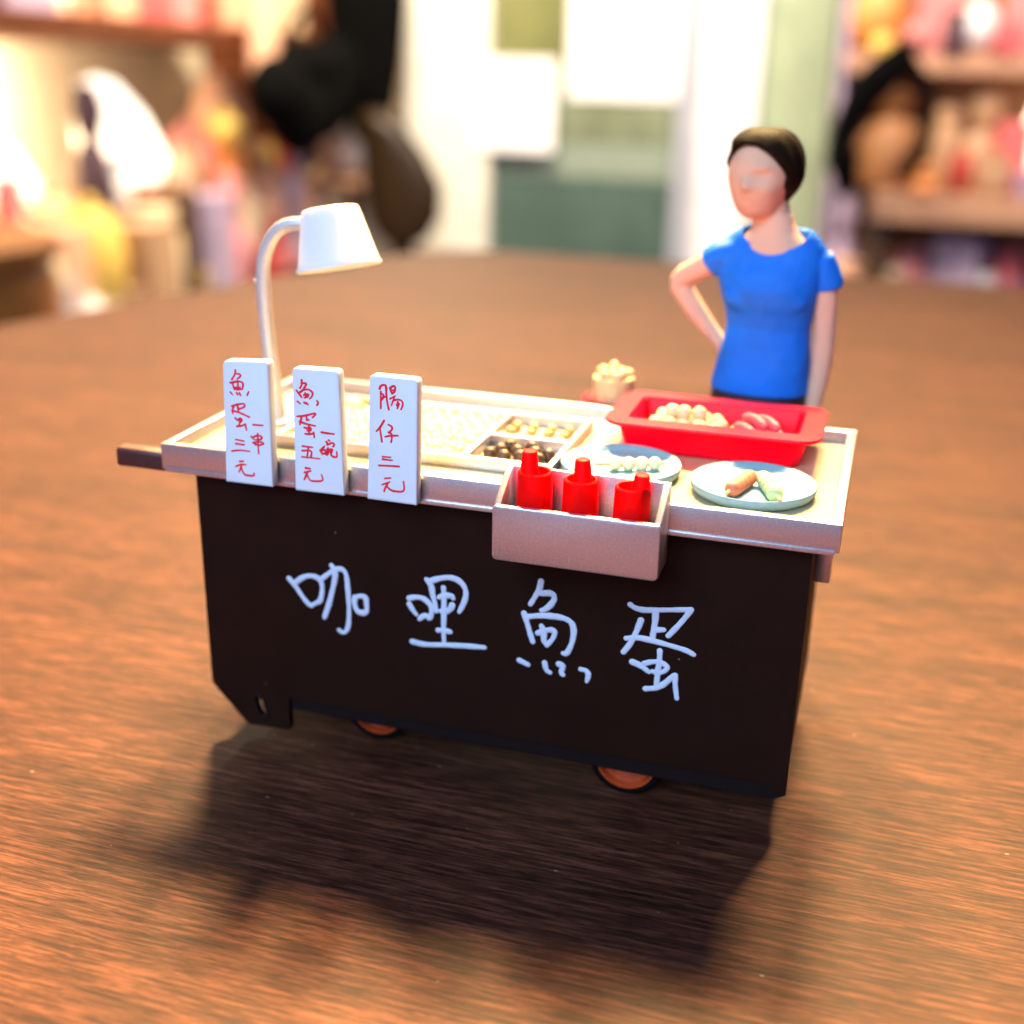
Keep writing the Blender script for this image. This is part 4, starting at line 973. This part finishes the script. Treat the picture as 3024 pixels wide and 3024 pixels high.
for x, z, w_, h_, m, s_, lab, y in [(-0.5, 6.3, 8, 10, 'orange', 'ball', 'blurred orange yellow round toy on the right hand top shelf', 193), (8, 6.3, 6, 9, 'pink', 'box', 'blurred pink carton on the right hand top shelf', 195), (13.5, 6.3, 6, 7, 'white', 'ball', 'blurred white round toy on the right hand top shelf', 193), (21, 6.3, 8, 11, 'pink', 'box', 'blurred peach carton at the right end of the top shelf', 195),
                                    (-2.2, -31, 5.5, 17, 'lilac', 'doll', 'blurred lilac doll at the left end of the right hand shelves', 195), (3.6, -13.1, 9.5, 17.5, 'brown', 'doll', 'blurred caramel doll behind the black arch', 196), (11.5, -13.1, 5, 12, 'tan', 'jar', 'blurred tan jar on the peach shelf', 195), (16.5, -13.1, 6, 15, 'tan', 'doll', 'blurred tall tan doll on the peach shelf', 195), (21.5, -13.1, 5, 10, 'rose', 'box', 'blurred deep rose carton on the peach shelf', 193),
                                    (8.5, -31, 7, 9, 'pink', 'ball', 'blurred pink round toy under the peach shelf', 192), (16, -31, 7, 11, 'lilac', 'box', 'blurred grey lilac carton under the peach shelf', 192), (23, -31, 7, 10, 'rose', 'ball', 'blurred rose round toy under the peach shelf at the right', 192), (-0.8, -31, 6, 7, 'peach', 'jar', 'blurred peach jar beside the dark shelf post', 190)]:
    goods('shelf_toy', (x, y, z), (w_, h_), m, s_, lab, 'toy', RG)
for x, lab in ((10.2, 'blurred dark ball at the table edge on the right, nearer the post'), (18.2, 'blurred dark ball at the table edge on the right, farther from the post')):
    bm = bmesh.new(); ball(bm, (0, 0, 2), 2.0, 16, 10); o = link('dark_ball', bm, B['navy'], None, True); o.location = (x, 188.5, -30.9); tag(o, lab, 'ball', 'dark balls on the right')
e = empty('table_lamp', (26.0, 194, -13.1)); tag(e, 'glowing lamp at the right edge on the peach shelf', 'lamp')
bm = bmesh.new(); lathe(bm, [(0, 0), (2, 0), (2, .6), (.6, 1), (.6, 3.5), (0, 3.5)], 20, cap=False); link('foot', bm, B['shelf'], e, True, 40)
bm = bmesh.new(); lathe(bm, [(0, 3), (3.4, 3.2), (4.2, 8), (2.8, 13), (0, 14)], 24, cap=False); link('lamp_shade', bm, B['lit'], e, True)
for i, (x, z, y) in enumerate([(0.5, 6.3, 190.5), (5, 6.3, 190.5), (10.5, 6.3, 190.5), (17.5, 6.3, 190.5), (9.0, -13.1, 187), (13.8, -13.1, 187), (19, -13.1, 187), (23, -13.1, 187), (6.3, -30.9, 189), (13, -30.9, 189), (19.8, -30.9, 189), (24, -30.9, 189)]):
    m = names_[(i * 4 + 1) % len(names_)]; sh = ('doll', 'ball', 'jar', 'box')[i % 4]
    goods('small_toy', (x, y, z), (rnd.uniform(2.4, 3.6), rnd.uniform(3.5, 7)), m, sh, 'small %s %s on the right hand shelves, %s of the front clutter' % (m, {'box': 'carton', 'ball': 'round toy', 'jar': 'jar', 'doll': 'doll'}[sh], ORD2[i]), 'toy', RG)
# black arched strap shape
bm = bmesh.new()
tube(bm, smooth_path([(4.8, 0, 7.2), (2.5, 0, 4.5), (-0.5, 0, 1), (-2.6, 0, -3), (-3.2, 0, -7), (-2.4, 0, -10), (-2.0, 0, -13)], 4), [1.0, 1.4, 1.9, 2.2, 2.4, 2.6, 2.7, 2.7, 2.6, 2.5, 2.4, 2.2, 2.1, 2.1, 2.0, 2.0, 2.2, 2.4, 2.4, 2.2, 2.0, 1.8, 1.6, 1.3, 0.9], 12)
tube(bm, smooth_path([(4.0, 0, 6), (6.5, 0, 3), (7.6, 0, 0), (8.2, 0, -4), (7.6, 0, -7), (6, 0, -9.5)], 4), [1.0] * 4 + [1.1] * 4 + [1.0] * 4 + [1.2] * 5 + [1.3] * 4, 12)
o = link('black_arch', bm, B['black'], None, True); o.location = (0, 181, 0); tag(o, 'black arch of straps in front of the right hand shelves', 'strap')
